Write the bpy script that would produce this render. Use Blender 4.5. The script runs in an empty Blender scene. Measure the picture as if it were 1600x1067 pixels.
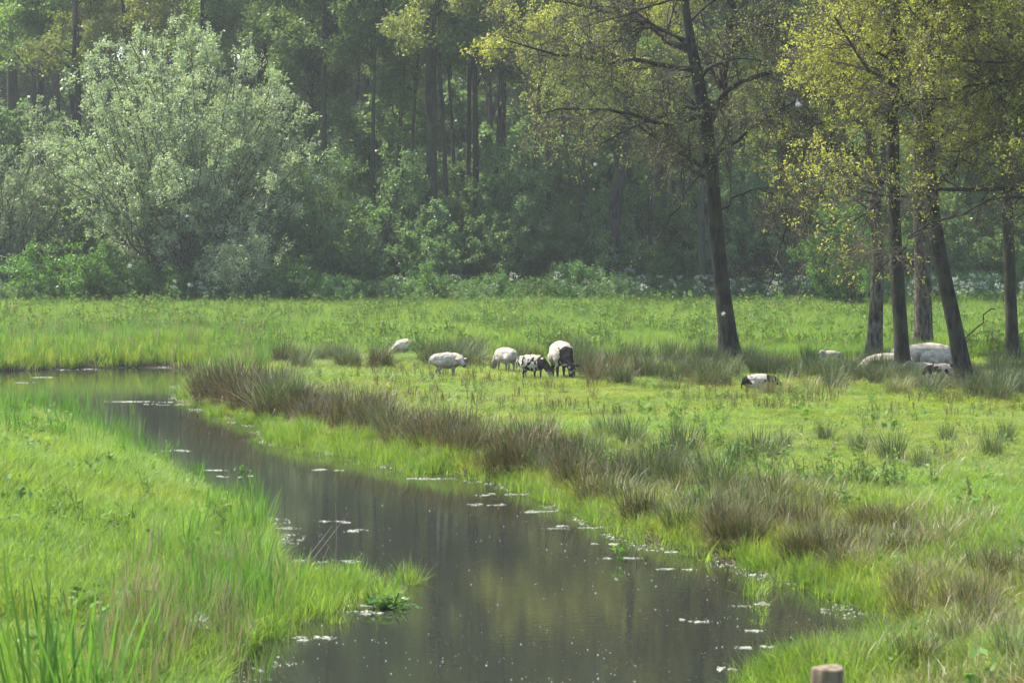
import bpy, bmesh, math, random
import numpy as np
from mathutils import Vector, Matrix, Euler, noise as mnoise

R = math.radians
rng = np.random.default_rng(7)
random.seed(7)
scene = bpy.context.scene
COL = scene.collection

# ------------------------------------------------------------------ camera
F = 85.0 / 36.0 * 1600.0            # focal length in photograph pixels
CAMZ = 4.2
PITCH = math.atan((533.5 - 336.0) / F)
cam_d = bpy.data.cameras.new('camera')
cam_d.lens = 85.0
cam_d.sensor_width = 36.0
cam_d.clip_start = 0.5
cam_d.clip_end = 3000.0
cam_d.dof.use_dof = True
cam_d.dof.focus_distance = 58.0
cam_d.dof.aperture_fstop = 5.6
cam = bpy.data.objects.new('camera', cam_d)
COL.objects.link(cam)
cam.location = (0, 0, CAMZ)
cam.rotation_euler = (math.pi / 2 - PITCH, 0, 0)
scene.camera = cam

# ------------------------------------------------------------------ sky, sun, exposure
SUN_EL, SUN_AZ = 56.0, -60.0        # azimuth measured from +Y (away from the camera) towards +X
world = bpy.data.worlds.new('World')
scene.world = world
world.use_nodes = True
wn = world.node_tree
bg = wn.nodes['Background']
sky = wn.nodes.new('ShaderNodeTexSky')
sky.sky_type = 'NISHITA'
sky.sun_disc = False
sky.sun_elevation = R(SUN_EL)
sky.sun_rotation = R(SUN_AZ)
sky.air_density = 1.0
sky.dust_density = 1.5
wn.links.new(sky.outputs[0], bg.inputs[0])
bg.inputs[1].default_value = 0.15
sun_d = bpy.data.lights.new('sun', 'SUN')
sun_d.energy = 4.4
sun_d.angle = R(0.55)
sun_d.color = (1.0, 0.95, 0.86)
sun = bpy.data.objects.new('sun', sun_d)
COL.objects.link(sun)
sdir = Vector((math.sin(R(SUN_AZ)) * math.cos(R(SUN_EL)), math.cos(R(SUN_AZ)) * math.cos(R(SUN_EL)), math.sin(R(SUN_EL))))
sun.rotation_euler = sdir.to_track_quat('Z', 'Y').to_euler()
sun.location = sdir * 200
vs = scene.view_settings
vs.view_transform = 'Standard'
vs.look = 'None'
vs.gamma = 1.0
vs.use_curve_mapping = False
vs.exposure = 1.35
scene.render.engine = 'CYCLES'
cy = scene.cycles
cy.max_bounces = 4
cy.use_adaptive_sampling = True
cy.adaptive_threshold = 0.03
cy.adaptive_min_samples = 24
cy.diffuse_bounces = 2
cy.glossy_bounces = 2
cy.transmission_bounces = 3
cy.transparent_max_bounces = 8
cy.volume_bounces = 0
cy.caustics_reflective = False
cy.caustics_refractive = False
cy.sample_clamp_indirect = 3.0
cy.sample_clamp_direct = 12.0
HAZE_DENSITY = 0.00044

# ------------------------------------------------------------------ geometry of the view
ct, st = math.cos(PITCH), math.sin(PITCH)
def ray(px, py):
    cx = (px - 800.0) / F
    c_y = (533.5 - py) / F
    return cx, ct + st * c_y, -st + ct * c_y
def at(px, py, z=0.0):
    dx, dy, dz = ray(px, py)
    t = (z - CAMZ) / dz
    return (dx * t, dy * t)
def atd(px, py, Y):
    dx, dy, dz = ray(px, py)
    t = Y / dy
    return Vector((dx * t, Y, CAMZ + dz * t))

# ------------------------------------------------------------------ noise fields
_ns = np.random.default_rng(99)
_waves = [(_ns.uniform(0, 6.28), _ns.uniform(0, 6.28)) for _ in range(24)]
def nfield(x, y, scale, k0=0):
    s = np.zeros_like(x, dtype=float)
    for i in range(6):
        a, ph = _waves[(i + k0) % 24]
        f = (0.6 + 0.25 * i) / scale
        s += np.sin(f * (x * math.cos(a) + y * math.sin(a)) * 6.28 + ph + 1.7 * np.sin(f * 3.1 * (y * math.cos(a) - x * math.sin(a)) + ph))
    return s / 6.0
def sstep(a, b, v):
    t = np.clip((v - a) / (b - a), 0, 1)
    return t * t * (3 - 2 * t)

# ------------------------------------------------------------------ stream outline on the water plane
right_px = [(1185, 1067), (1255, 1058), (1330, 1048), (1410, 1030), (1425, 992), (1335, 938), (1235, 897), (1105, 868),
            (1000, 838), (920, 800), (840, 768), (760, 748), (640, 728), (540, 706), (440, 690), (432, 668), (372, 656),
            (335, 640), (300, 622), (296, 604), (318, 590), (330, 576), (240, 573), (120, 576), (0, 580), (-160, 586), (-420, 600)]
left_px = [(-420, 700), (-160, 668), (0, 648), (90, 668), (170, 704), (250, 742), (320, 778), (395, 812), (425, 850),
           (432, 880), (440, 900), (450, 930), (430, 965), (400, 1000), (385, 1030), (345, 1067)]
stream = [(4.6, 12.0), (3.2, 16.0)] + [at(*p) for p in right_px] + [at(*p) for p in left_px] + [(-1.9, 16.0), (-1.5, 12.0)]
STREAM = np.array(stream)
def stream_sd(x, y):
    """signed distance to the stream outline, negative inside"""
    x = np.asarray(x, float); y = np.asarray(y, float)
    shp = x.shape
    x = x.ravel(); y = y.ravel()
    best = np.full(x.shape, 1e9)
    inside = np.zeros(x.shape, bool)
    n = len(STREAM)
    for i in range(n):
        ax, ay = STREAM[i]; bx, by = STREAM[(i + 1) % n]
        ex, ey = bx - ax, by - ay
        L = ex * ex + ey * ey
        t = np.clip(((x - ax) * ex + (y - ay) * ey) / L, 0, 1)
        d = np.hypot(x - ax - t * ex, y - ay - t * ey)
        best = np.minimum(best, d)
        c = (ay > y) != (by > y)
        with np.errstate(divide='ignore', invalid='ignore'):
            xi = ax + (y - ay) * ex / (ey if abs(ey) > 1e-9 else 1e-9)
        inside ^= c & (x < xi)
    return np.where(inside, -best, best).reshape(shp)
_lb = np.array([at(*p) for p in left_px[::-1]])       # near to far
_lby, _lbx = _lb[:, 1], _lb[:, 0]
_ordr = np.argsort(_lby)
def is_left(x, y):
    mid = np.interp(y, _lby[_ordr], _lbx[_ordr])
    return (x < mid + 1.0) & (y < 56.0)
def height(x, y):
    x = np.asarray(x, float); y = np.asarray(y, float)
    d = stream_sd(x, y)
    lf = is_left(x, y)
    hl = 0.42 * sstep(0.0, 1.6, d) + 0.38 * sstep(1.2, 4.5, d) + 0.55 * sstep(2.0, 5.5, d) * sstep(24, 34, y) + 0.05
    hr = 0.16 * sstep(0.0, 0.5, d) + 0.30 * sstep(0.6, 2.6, d) + 0.04
    h = np.where(lf, hl, hr)
    h = h + sstep(0.8, 4, d) * (0.07 * nfield(x, y, 9.0) + 0.03 * nfield(x, y, 2.6, 5))
    # low rise in front of the farthest lambs
    h = h + 0.12 * np.exp(-(((x + 2.75) / 1.5) ** 2 + ((y - 61.0) / 1.1) ** 2))
    h = np.where(d < 0, -0.55 * sstep(0.0, 1.2, -d) - 0.02, h)
    # road embankment on which the photographer stands
    h = np.maximum(h, 2.4 * sstep(12.5, 4.5, y) * np.where(y < 13, 1, 0) - 0.05 + 0 * x) if True else h
    h = h + 0.006 * np.maximum(0, y - 100)
    return h
def H(x, y):
    return float(height(np.array([x]), np.array([y]))[0])
def ground(px, py):
    """where the sight line through a photograph pixel meets the terrain"""
    dx, dy, dz = ray(px, py)
    ts = np.linspace(14, 140, 1400) / dy
    hx, hy, hz = dx * ts, dy * ts, CAMZ + dz * ts
    below = hz <= np.maximum(height(hx, hy), 0.0)
    i = int(np.argmax(below)) if below.any() else len(ts) - 1
    return Vector((hx[i], hy[i], max(0.0, float(hz[i]))))

# ------------------------------------------------------------------ materials
def mat_new(name):
    m = bpy.data.materials.new(name)
    m.use_nodes = True
    nt = m.node_tree
    nt.nodes.clear()
    out = nt.nodes.new('ShaderNodeOutputMaterial')
    return m, nt, out
def nd(nt, t, **kw):
    n = nt.nodes.new(t)
    for k, v in kw.items():
        setattr(n, k, v)
    return n
def mixc(nt, fac, a, b, mode='MIX'):
    n = nt.nodes.new('ShaderNodeMix')
    n.data_type = 'RGBA'
    n.blend_type = mode
    for sock, v in ((n.inputs[0], fac), (n.inputs[6], a), (n.inputs[7], b)):
        if isinstance(v, (int, float)):
            sock.default_value = v
        elif isinstance(v, tuple):
            sock.default_value = (*v, 1)
        else:
            nt.links.new(v, sock)
    return n.outputs[2]
def leafmat(name, a, b, trans=0.45, tcol=None, gloss=0.35, rough=0.45, tint=None):
    """thin leaf: reflected and transmitted light; 'var' on the geometry and 'tint' on the instance vary the colour"""
    m, nt, out = mat_new(name)
    at1 = nd(nt, 'ShaderNodeAttribute', attribute_name='var')
    col = mixc(nt, at1.outputs['Fac'], a, b)
    if tint is not None:
        at2 = nd(nt, 'ShaderNodeAttribute', attribute_name='tint', attribute_type='INSTANCER')
        col = mixc(nt, at2.outputs['Fac'], col, tint)
    oi = nd(nt, 'ShaderNodeObjectInfo')
    hsv = nd(nt, 'ShaderNodeHueSaturation')
    mr = nd(nt, 'ShaderNodeMapRange')
    mr.inputs[3].default_value = 0.80
    mr.inputs[4].default_value = 1.18
    nt.links.new(oi.outputs['Random'], mr.inputs[0])
    nt.links.new(mr.outputs[0], hsv.inputs['Value'])
    nt.links.new(col, hsv.inputs['Color'])
    col = hsv.outputs[0]
    p = nd(nt, 'ShaderNodeBsdfPrincipled')
    p.inputs['Roughness'].default_value = rough
    p.inputs['Specular IOR Level'].default_value = gloss
    nt.links.new(col, p.inputs['Base Color'])
    tr = nd(nt, 'ShaderNodeBsdfTranslucent')
    tc = mixc(nt, 1.0, col, tcol or (1.15, 1.2, 0.5), 'MULTIPLY')
    nt.links.new(tc, tr.inputs[0])
    mx = nd(nt, 'ShaderNodeMixShader')
    mx.inputs[0].default_value = trans
    nt.links.new(p.outputs[0], mx.inputs[1])
    nt.links.new(tr.outputs[0], mx.inputs[2])
    nt.links.new(mx.outputs[0], out.inputs[0])
    return m
def barkmat(name, a, b, scale=6.0, bump=0.6, moss=None):
    m, nt, out = mat_new(name)
    tc = nd(nt, 'ShaderNodeTexCoord')
    mp = nd(nt, 'ShaderNodeMapping')
    mp.inputs['Scale'].default_value = (1, 1, 0.28)
    nt.links.new(tc.outputs['Object'], mp.inputs[0])
    n1 = nd(nt, 'ShaderNodeTexNoise')
    n1.inputs['Scale'].default_value = scale
    n1.inputs['Detail'].default_value = 6
    n1.inputs['Roughness'].default_value = 0.65
    nt.links.new(mp.outputs[0], n1.inputs['Vector'])
    rp = nd(nt, 'ShaderNodeValToRGB')
    rp.color_ramp.elements[0].position = 0.38
    rp.color_ramp.elements[0].color = (*a, 1)
    rp.color_ramp.elements[1].position = 0.66
    rp.color_ramp.elements[1].color = (*b, 1)
    nt.links.new(n1.outputs['Fac'], rp.inputs[0])
    col = rp.outputs[0]
    if moss:
        n2 = nd(nt, 'ShaderNodeTexNoise')
        n2.inputs['Scale'].default_value = 1.6
        n2.inputs['Detail'].default_value = 4
        nt.links.new(tc.outputs['Object'], n2.inputs['Vector'])
        r2 = nd(nt, 'ShaderNodeValToRGB')
        r2.color_ramp.elements[0].position = 0.5
        r2.color_ramp.elements[1].position = 0.68
        nt.links.new(n2.outputs['Fac'], r2.inputs[0])
        col = mixc(nt, r2.outputs[0], col, moss)
    p = nd(nt, 'ShaderNodeBsdfPrincipled')
    p.inputs['Roughness'].default_value = 0.9
    p.inputs['Specular IOR Level'].default_value = 0.2
    nt.links.new(col, p.inputs['Base Color'])
    bp = nd(nt, 'ShaderNodeBump')
    bp.inputs['Strength'].default_value = bump
    bp.inputs['Distance'].default_value = 0.03
    nt.links.new(n1.outputs['Fac'], bp.inputs['Height'])
    nt.links.new(bp.outputs[0], p.inputs['Normal'])
    nt.links.new(p.outputs[0], out.inputs[0])
    return m
def simplemat(name, col, rough=0.8, spec=0.3):
    m, nt, out = mat_new(name)
    p = nd(nt, 'ShaderNodeBsdfPrincipled')
    tc = nd(nt, 'ShaderNodeTexCoord')
    n1 = nd(nt, 'ShaderNodeTexNoise')
    n1.inputs['Scale'].default_value = 9
    nt.links.new(tc.outputs['Object'], n1.inputs['Vector'])
    c = mixc(nt, n1.outputs['Fac'], tuple(v * 0.75 for v in col), tuple(min(1, v * 1.2) for v in col))
    nt.links.new(c, p.inputs['Base Color'])
    p.inputs['Roughness'].default_value = rough
    p.inputs['Specular IOR Level'].default_value = spec
    nt.links.new(p.outputs[0], out.inputs[0])
    return m

M = {}
M['grass'] = leafmat('grass_blade', (0.11, 0.235, 0.030), (0.27, 0.36, 0.095), 0.5, (1.1, 1.2, 0.46), 0.3, 0.5, tint=(0.30, 0.32, 0.06))
M['far_grass'] = leafmat('far_grass_blade', (0.11, 0.232, 0.034), (0.26, 0.35, 0.10), 0.5, (1.1, 1.2, 0.48), 0.3, 0.5, tint=(0.31, 0.34, 0.065))
M['herb'] = leafmat('herb_leaf', (0.10, 0.215, 0.045), (0.19, 0.31, 0.08), 0.4, None, 0.15, 0.6, tint=(0.17, 0.20, 0.06))
M['nettle'] = leafmat('nettle_leaf', (0.09, 0.20, 0.06), (0.17, 0.28, 0.10), 0.4, None, 0.2, 0.6, tint=(0.15, 0.20, 0.06))
M['sorrel'] = leafmat('sorrel_stalk', (0.20, 0.13, 0.05), (0.16, 0.19, 0.05), 0.3)
M['rush'] = leafmat('rush_stem', (0.050, 0.105, 0.030), (0.34, 0.27, 0.16), 0.2, None, 0.3, 0.5)
M['rush_brown'] = leafmat('brown_rush_stem', (0.042, 0.064, 0.020), (0.27, 0.17, 0.10), 0.2, None, 0.3, 0.5)
M['straw'] = leafmat('dry_straw', (0.14, 0.20, 0.05), (0.38, 0.30, 0.18), 0.3, (1.1, 1.0, 0.7))
M['iris'] = leafmat('flag_leaf', (0.085, 0.20, 0.04), (0.16, 0.29, 0.055), 0.45, None, 0.3, 0.45)
M['willow_leaf'] = leafmat('willow_leaf', (0.19, 0.26, 0.125), (0.44, 0.49, 0.33), 0.42, (1.1, 1.2, 0.6), 0.4, 0.45)
M['forest_leaf'] = leafmat('forest_leaf', (0.10, 0.20, 0.055), (0.22, 0.28, 0.10), 0.5, None, 0.4, 0.45)
M['olive_leaf'] = leafmat('olive_leaf', (0.17, 0.21, 0.055), (0.27, 0.28, 0.09), 0.45, None, 0.3, 0.45)
M['shrub_leaf'] = leafmat('shrub_leaf', (0.10, 0.195, 0.070), (0.22, 0.315, 0.13), 0.48, (1.15, 1.2, 0.6), 0.45, 0.45)
M['fresh_leaf'] = leafmat('fresh_leaf', (0.08, 0.19, 0.035), (0.14, 0.25, 0.05), 0.5, None, 0.35, 0.4)
M['oak_yellow'] = leafmat('young_oak_leaf', (0.28, 0.315, 0.05), (0.48, 0.475, 0.12), 0.52, (1.15, 1.15, 0.5), 0.3, 0.45)
M['oak_bud'] = leafmat('oak_bud', (0.19, 0.25, 0.065), (0.33, 0.36, 0.11), 0.45, None, 0.3, 0.5)
M['bark'] = barkmat('dark_bark', (0.010, 0.008, 0.007), (0.060, 0.048, 0.038), 9, 1.0, (0.045, 0.05, 0.02))
M['bark_lichen'] = barkmat('mottled_bark', (0.012, 0.010, 0.008), (0.17, 0.145, 0.11), 13, 1.0)
M['forest_bark'] = barkmat('forest_bark', (0.022, 0.020, 0.016), (0.07, 0.065, 0.045), 5, 0.5, (0.05, 0.06, 0.025))
M['twig'] = barkmat('twig_bark', (0.06, 0.05, 0.036), (0.15, 0.125, 0.09), 3, 0.2)
M['willow_bark'] = barkmat('willow_bark', (0.07, 0.065, 0.04), (0.15, 0.14, 0.08), 4, 0.3)
M['dead_wood'] = barkmat('dead_wood', (0.16, 0.13, 0.10), (0.36, 0.31, 0.25), 5, 0.4)
M['flower'] = leafmat('white_flower', (0.55, 0.56, 0.48), (0.42, 0.45, 0.34), 0.3, (1, 1, 0.9), 0.1, 0.7)
M['yellow_flower'] = leafmat('yellow_flower', (0.7, 0.5, 0.03), (0.7, 0.5, 0.03), 0.3, (1, 1, 0.9))
M['fluff'] = leafmat('seed_fluff', (0.55, 0.55, 0.52), (0.4, 0.4, 0.36), 0.35, (1, 1, 1), 0.2)
M['scum'] = leafmat('floating_scum', (0.14, 0.15, 0.08), (0.44, 0.43, 0.35), 0.1, (1, 1, 1), 0.4, 0.4)

# ------------------------------------------------------------------ mesh helpers
def build_mesh(name, verts, faces, var=None, mats=(), mat_idx=None, smooth=False):
    """verts (n,3); faces (m,4) or (m,3) int array"""
    verts = np.asarray(verts, np.float32)
    faces = np.asarray(faces, np.int32)
    me = bpy.data.meshes.new(name)
    k = faces.shape[1]
    me.vertices.add(len(verts))
    me.vertices.foreach_set('co', verts.ravel())
    me.loops.add(faces.size)
    me.loops.foreach_set('vertex_index', faces.ravel())
    me.polygons.add(len(faces))
    me.polygons.foreach_set('loop_start', np.arange(0, faces.size, k, dtype=np.int32))
    me.polygons.foreach_set('loop_total', np.full(len(faces), k, np.int32))
    if mat_idx is not None:
        me.polygons.foreach_set('material_index', np.asarray(mat_idx, np.int32))
    if smooth:
        me.polygons.foreach_set('use_smooth', np.ones(len(faces), bool))
    for m in mats:
        me.materials.append(m)
    me.update(calc_edges=True)
    if var is not None:
        a = me.attributes.new('var', 'FLOAT', 'POINT')
        a.data.foreach_set('value', np.asarray(var, np.float32))
    return me
class Acc:
    """collects vertex and face blocks"""
    def __init__(self):
        self.v, self.f, self.a, self.m, self.n = [], [], [], [], 0
    def add(self, v, f, var=None, mi=0):
        v = np.asarray(v, float).reshape(-1, 3)
        f = np.asarray(f, int)
        self.v.append(v); self.f.append(f + self.n)
        self.a.append(np.zeros(len(v)) if var is None else np.broadcast_to(np.asarray(var, float), (len(v),)))
        self.m.append(np.full(len(f), mi))
        self.n += len(v)
        return self
    def mesh(self, name, mats, smooth=False):
        return build_mesh(name, np.concatenate(self.v), np.concatenate(self.f), np.concatenate(self.a), mats, np.concatenate(self.m), smooth)
def nrm(v):
    return v / np.maximum(np.linalg.norm(v, axis=-1, keepdims=True), 1e-9)
def tubes(P, Rd, sides=3):
    """P (m,k,3) paths, Rd (m,k) radii -> verts, quads"""
    m, k, _ = P.shape
    T = nrm(np.gradient(P, axis=1))
    ref = np.where(np.abs(T[..., 2:3]) > 0.9, np.array([1.0, 0, 0]), np.array([0, 0, 1.0]))
    U = nrm(np.cross(T, ref)); V = np.cross(T, U)
    ang = np.arange(sides) * 2 * math.pi / sides
    ring = P[:, :, None, :] + Rd[:, :, None, None] * (np.cos(ang)[None, None, :, None] * U[:, :, None, :] + np.sin(ang)[None, None, :, None] * V[:, :, None, :])
    base = (np.arange(m) * k * sides)[:, None, None]
    kk = (np.arange(k - 1) * sides)[None, :, None]
    s = np.arange(sides)[None, None, :]
    s2 = (s + 1) % sides
    f = np.stack([base + kk + s, base + kk + s2, base + kk + sides + s2, base + kk + sides + s], -1).reshape(-1, 4)
    return ring.reshape(-1, 3), f
def resample(P, k):
    P = np.asarray(P, float)
    d = np.concatenate([[0], np.cumsum(np.linalg.norm(np.diff(P, axis=0), axis=1))])
    t = np.linspace(0, d[-1], k)
    return np.stack([np.interp(t, d, P[:, i]) for i in range(3)], 1)
def smooth_path(P, k):
    P = resample(P, k)
    for _ in range(2):
        P[1:-1] = 0.25 * P[:-2] + 0.5 * P[1:-1] + 0.25 * P[2:]
    return P
def spawn(P, Rd, m, t0, t1, length, angle, k=4, up=0.1, droop=0.0, wig=0.18, rr=0.5, rmin=0.004, g=rng, taper=0.5, lenpow=0.5, wr=0.0):
    """m child branches off the paths P"""
    n, K, _ = P.shape
    L = np.linalg.norm(np.diff(P, axis=1), axis=2).sum(1)
    L = L * Rd[:, 0] ** wr
    idx = g.choice(n, m, p=L / L.sum())
    t = g.uniform(t0, t1, m) * (K - 1)
    i0 = np.minimum(t.astype(int), K - 2); fr = (t - i0)[:, None]
    pos = P[idx, i0] * (1 - fr) + P[idx, i0 + 1] * fr
    tan = nrm(P[idx, i0 + 1] - P[idx, i0])
    rad = Rd[idx, i0] * (1 - fr[:, 0]) + Rd[idx, i0 + 1] * fr[:, 0]
    rv = nrm(g.normal(size=(m, 3)))
    perp = nrm(rv - (rv * tan).sum(1, keepdims=True) * tan)
    a = np.radians(g.uniform(angle[0], angle[1], m))[:, None]
    d = nrm(np.cos(a) * tan + np.sin(a) * perp + np.array([0, 0, up]))
    ln = g.uniform(length[0], length[1], m) * (1 - (t / (K - 1)) * lenpow)
    C = np.zeros((m, k, 3)); C[:, 0] = pos
    st_ = (ln / (k - 1))[:, None]
    for j in range(1, k):
        d = nrm(d + wig * g.normal(size=(m, 3)) + np.array([0, 0, -droop * j / k]))
        C[:, j] = C[:, j - 1] + d * st_
    r0 = np.maximum(rad * rr, rmin)
    RC = np.maximum(r0[:, None] * np.linspace(1, 1 - taper, k)[None, :], rmin * 0.6)
    return C, RC
def leaf_quads(P, m, t0, t1, size, jitter=0.05, g=rng, aspect=0.55, upb=0.3, cluster=1):
    """m leaves (clusters of several) hung on the twigs P -> verts, quads, var"""
    n, K, _ = P.shape
    idx = g.integers(0, n, m)
    t = g.uniform(t0, t1, m) * (K - 1)
    i0 = np.minimum(t.astype(int), K - 2); fr = (t - i0)[:, None]
    pos = P[idx, i0] * (1 - fr) + P[idx, i0 + 1] * fr
    cv = g.uniform(0, 1, m)
    if cluster > 1:
        pos = np.repeat(pos, cluster, 0); cv = np.repeat(cv, cluster)
        m = m * cluster
    pos = pos + g.normal(size=(m, 3)) * jitter
    ax = nrm(g.normal(size=(m, 3)) + np.array([0, 0, -0.1]))
    nn = nrm(g.normal(size=(m, 3)) + np.array([0, 0, upb]))
    sd = nrm(np.cross(ax, nn))
    l = (g.uniform(0.5, 1.4, m) * size)[:, None]
    w = l * aspect * 0.5
    V = np.stack([pos, pos + ax * l * 0.5 + sd * w, pos + ax * l, pos + ax * l * 0.5 - sd * w], 1).reshape(-1, 3)
    f = np.arange(4 * m).reshape(-1, 4)
    var = np.repeat(np.clip(0.6 * cv + 0.4 * g.uniform(0, 1, m), 0, 1), 4)
    return V, f, var
def obj(name, me, parent=None, loc=None):
    o = bpy.data.objects.new(name, me)
    COL.objects.link(o)
    if parent is not None:
        o.parent = parent
    if loc is not None:
        o.location = loc
    return o
def tag(o, label=None, cat=None, group=None, kind=None):
    if label: o['label'] = label
    if cat: o['category'] = cat
    if group: o['group'] = group
    if kind: o['kind'] = kind
    return o
def thing(name, loc, label, cat, group=None, rot=(0, 0, 0), scale=1.0):
    o = bpy.data.objects.new(name, None)
    COL.objects.link(o)
    o.empty_display_size = 0.2
    o.location = loc
    o.rotation_euler = rot
    o.scale = (scale,) * 3 if isinstance(scale, (int, float)) else scale
    return tag(o, label, cat, group)
def protos(name, meshes):
    """a collection of source meshes for the scatter of uncountable plants"""
    c = bpy.data.collections.new(name)
    for i, me in enumerate(meshes):
        o = bpy.data.objects.new('%s_%02d' % (name, i), me)
        c.objects.link(o)
    return c
def scatter(name, pts, rot, scl, idx, tint, coll, label, cat):
    n = len(pts)
    me = bpy.data.meshes.new(name)
    me.vertices.add(n)
    me.vertices.foreach_set('co', np.asarray(pts, np.float32).ravel())
    def attr(nm, ty, key, data):
        a = me.attributes.new(nm, ty, 'POINT')
        a.data.foreach_set(key, np.ascontiguousarray(data).ravel())
    attr('rot', 'FLOAT_VECTOR', 'vector', np.asarray(rot, np.float32))
    attr('scl', 'FLOAT_VECTOR', 'vector', np.asarray(scl, np.float32))
    attr('idx', 'INT', 'value', np.asarray(idx, np.int32))
    attr('tint', 'FLOAT', 'value', np.asarray(tint, np.float32))
    ng = bpy.data.node_groups.new(name, 'GeometryNodeTree')
    ng.interface.new_socket('Geometry', in_out='INPUT', socket_type='NodeSocketGeometry')
    ng.interface.new_socket('Geometry', in_out='OUTPUT', socket_type='NodeSocketGeometry')
    gi = ng.nodes.new('NodeGroupInput'); go = ng.nodes.new('NodeGroupOutput')
    ip = ng.nodes.new('GeometryNodeInstanceOnPoints')
    ci = ng.nodes.new('GeometryNodeCollectionInfo')
    ci.inputs['Collection'].default_value = coll
    ci.inputs['Separate Children'].default_value = True
    ci.inputs['Reset Children'].default_value = True
    def na(nm, ty):
        a = ng.nodes.new('GeometryNodeInputNamedAttribute')
        a.data_type = ty
        a.inputs['Name'].default_value = nm
        return a.outputs[0]
    er = ng.nodes.new('FunctionNodeEulerToRotation')
    L = ng.links.new
    L(gi.outputs[0], ip.inputs['Points'])
    L(ci.outputs[0], ip.inputs['Instance'])
    ip.inputs['Pick Instance'].default_value = True
    L(na('idx', 'INT'), ip.inputs['Instance Index'])
    L(na('rot', 'FLOAT_VECTOR'), er.inputs[0])
    L(er.outputs[0], ip.inputs['Rotation'])
    L(na('scl', 'FLOAT_VECTOR'), ip.inputs['Scale'])
    L(ip.outputs[0], go.inputs[0])
    o = bpy.data.objects.new(name, me)
    COL.objects.link(o)
    md = o.modifiers.new('scatter', 'NODES')
    md.node_group = ng
    return tag(o, label, cat, None, 'stuff')

# ================================================================== SETTING: ground and water
gm, nt, out = mat_new('soil_and_turf')
tc = nd(nt, 'ShaderNodeTexCoord')
n1 = nd(nt, 'ShaderNodeTexNoise'); n1.inputs['Scale'].default_value = 0.6; n1.inputs['Detail'].default_value = 8
n2 = nd(nt, 'ShaderNodeTexNoise'); n2.inputs['Scale'].default_value = 9; n2.inputs['Detail'].default_value = 5
nt.links.new(tc.outputs['Object'], n1.inputs['Vector']); nt.links.new(tc.outputs['Object'], n2.inputs['Vector'])
c1 = mixc(nt, n1.outputs['Fac'], (0.045, 0.075, 0.018), (0.085, 0.12, 0.03))
rp = nd(nt, 'ShaderNodeValToRGB'); rp.color_ramp.elements[0].position = 0.45; rp.color_ramp.elements[1].position = 0.75
nt.links.new(n2.outputs['Fac'], rp.inputs[0])
c2 = mixc(nt, rp.outputs[0], c1, (0.07, 0.055, 0.03))
pz = nd(nt, 'ShaderNodeSeparateXYZ'); nt.links.new(tc.outputs['Object'], pz.inputs[0])
mrz = nd(nt, 'ShaderNodeMapRange'); mrz.inputs[1].default_value = 0.05; mrz.inputs[2].default_value = 0.16
nt.links.new(pz.outputs[2], mrz.inputs[0])
c3 = mixc(nt, mrz.outputs[0], (0.045, 0.036, 0.024), c2)      # wet mud by the water line
mry = nd(nt, 'ShaderNodeMapRange'); mry.inputs[1].default_value = 103; mry.inputs[2].default_value = 108
nt.links.new(pz.outputs[1], mry.inputs[0])
c4 = mixc(nt, mry.outputs[0], c3, (0.04, 0.035, 0.02))        # leaf litter under the wood
p = nd(nt, 'ShaderNodeBsdfPrincipled'); p.inputs['Roughness'].default_value = 0.95
p.inputs['Specular IOR Level'].default_value = 0.15
nt.links.new(c4, p.inputs['Base Color'])
bp = nd(nt, 'ShaderNodeBump'); bp.inputs['Strength'].default_value = 0.8; bp.inputs['Distance'].default_value = 0.05
nt.links.new(n2.outputs['Fac'], bp.inputs['Height']); nt.links.new(bp.outputs[0], p.inputs['Normal'])
nt.links.new(p.outputs[0], out.inputs[0])
xs = np.concatenate([[-1500, -500, -200, -100, -60, -45], np.arange(-34, 34.1, 0.34), [45, 60, 100, 200, 500, 1500]])
ys = np.concatenate([[-1000, -300, -100, -40, -15, -5], np.arange(0, 72, 0.34), np.arange(72, 130, 1.0), [140, 160, 200, 300, 600, 1800]])
GX, GY = np.meshgrid(xs, ys)
GZ = height(GX, GY)
GZ = np.where(GY > 135, np.minimum(GZ, 0.9), GZ)
nx, ny = len(xs), len(ys)
gi_ = np.arange(nx * ny).reshape(ny, nx)
gf = np.stack([gi_[:-1, :-1], gi_[:-1, 1:], gi_[1:, 1:], gi_[1:, :-1]], -1).reshape(-1, 4)
ground_o = obj('ground', build_mesh('ground', np.stack([GX, GY, GZ], -1).reshape(-1, 3), gf, None, [gm], None, True))
tag(ground_o, 'grassy meadow ground with stream banks and wooded far edge', 'ground', kind='structure')

wm, nt, out = mat_new('stream_water')
tc = nd(nt, 'ShaderNodeTexCoord')
mp = nd(nt, 'ShaderNodeMapping'); mp.inputs['Scale'].default_value = (1.0, 2.2, 1)
nt.links.new(tc.outputs['Object'], mp.inputs[0])
n1 = nd(nt, 'ShaderNodeTexNoise'); n1.inputs['Scale'].default_value = 5.0; n1.inputs['Detail'].default_value = 3
nt.links.new(mp.outputs[0], n1.inputs['Vector'])
bp = nd(nt, 'ShaderNodeBump'); bp.inputs['Strength'].default_value = 0.035; bp.inputs['Distance'].default_value = 0.02
nt.links.new(n1.outputs['Fac'], bp.inputs['Height'])
p = nd(nt, 'ShaderNodeBsdfPrincipled')
p.inputs['Base Color'].default_value = (0.022, 0.024, 0.017, 1)
p.inputs['Roughness'].default_value = 0.03
p.inputs['IOR'].default_value = 1.333
nt.links.new(bp.outputs[0], p.inputs['Normal'])
nt.links.new(p.outputs[0], out.inputs[0])
wx, wy = np.meshgrid(np.linspace(-26, 7, 12), np.linspace(11.0, 66, 12))
wi = np.arange(144).reshape(12, 12)
wf = np.stack([wi[:-1, :-1], wi[:-1, 1:], wi[1:, 1:], wi[1:, :-1]], -1).reshape(-1, 4)
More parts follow.
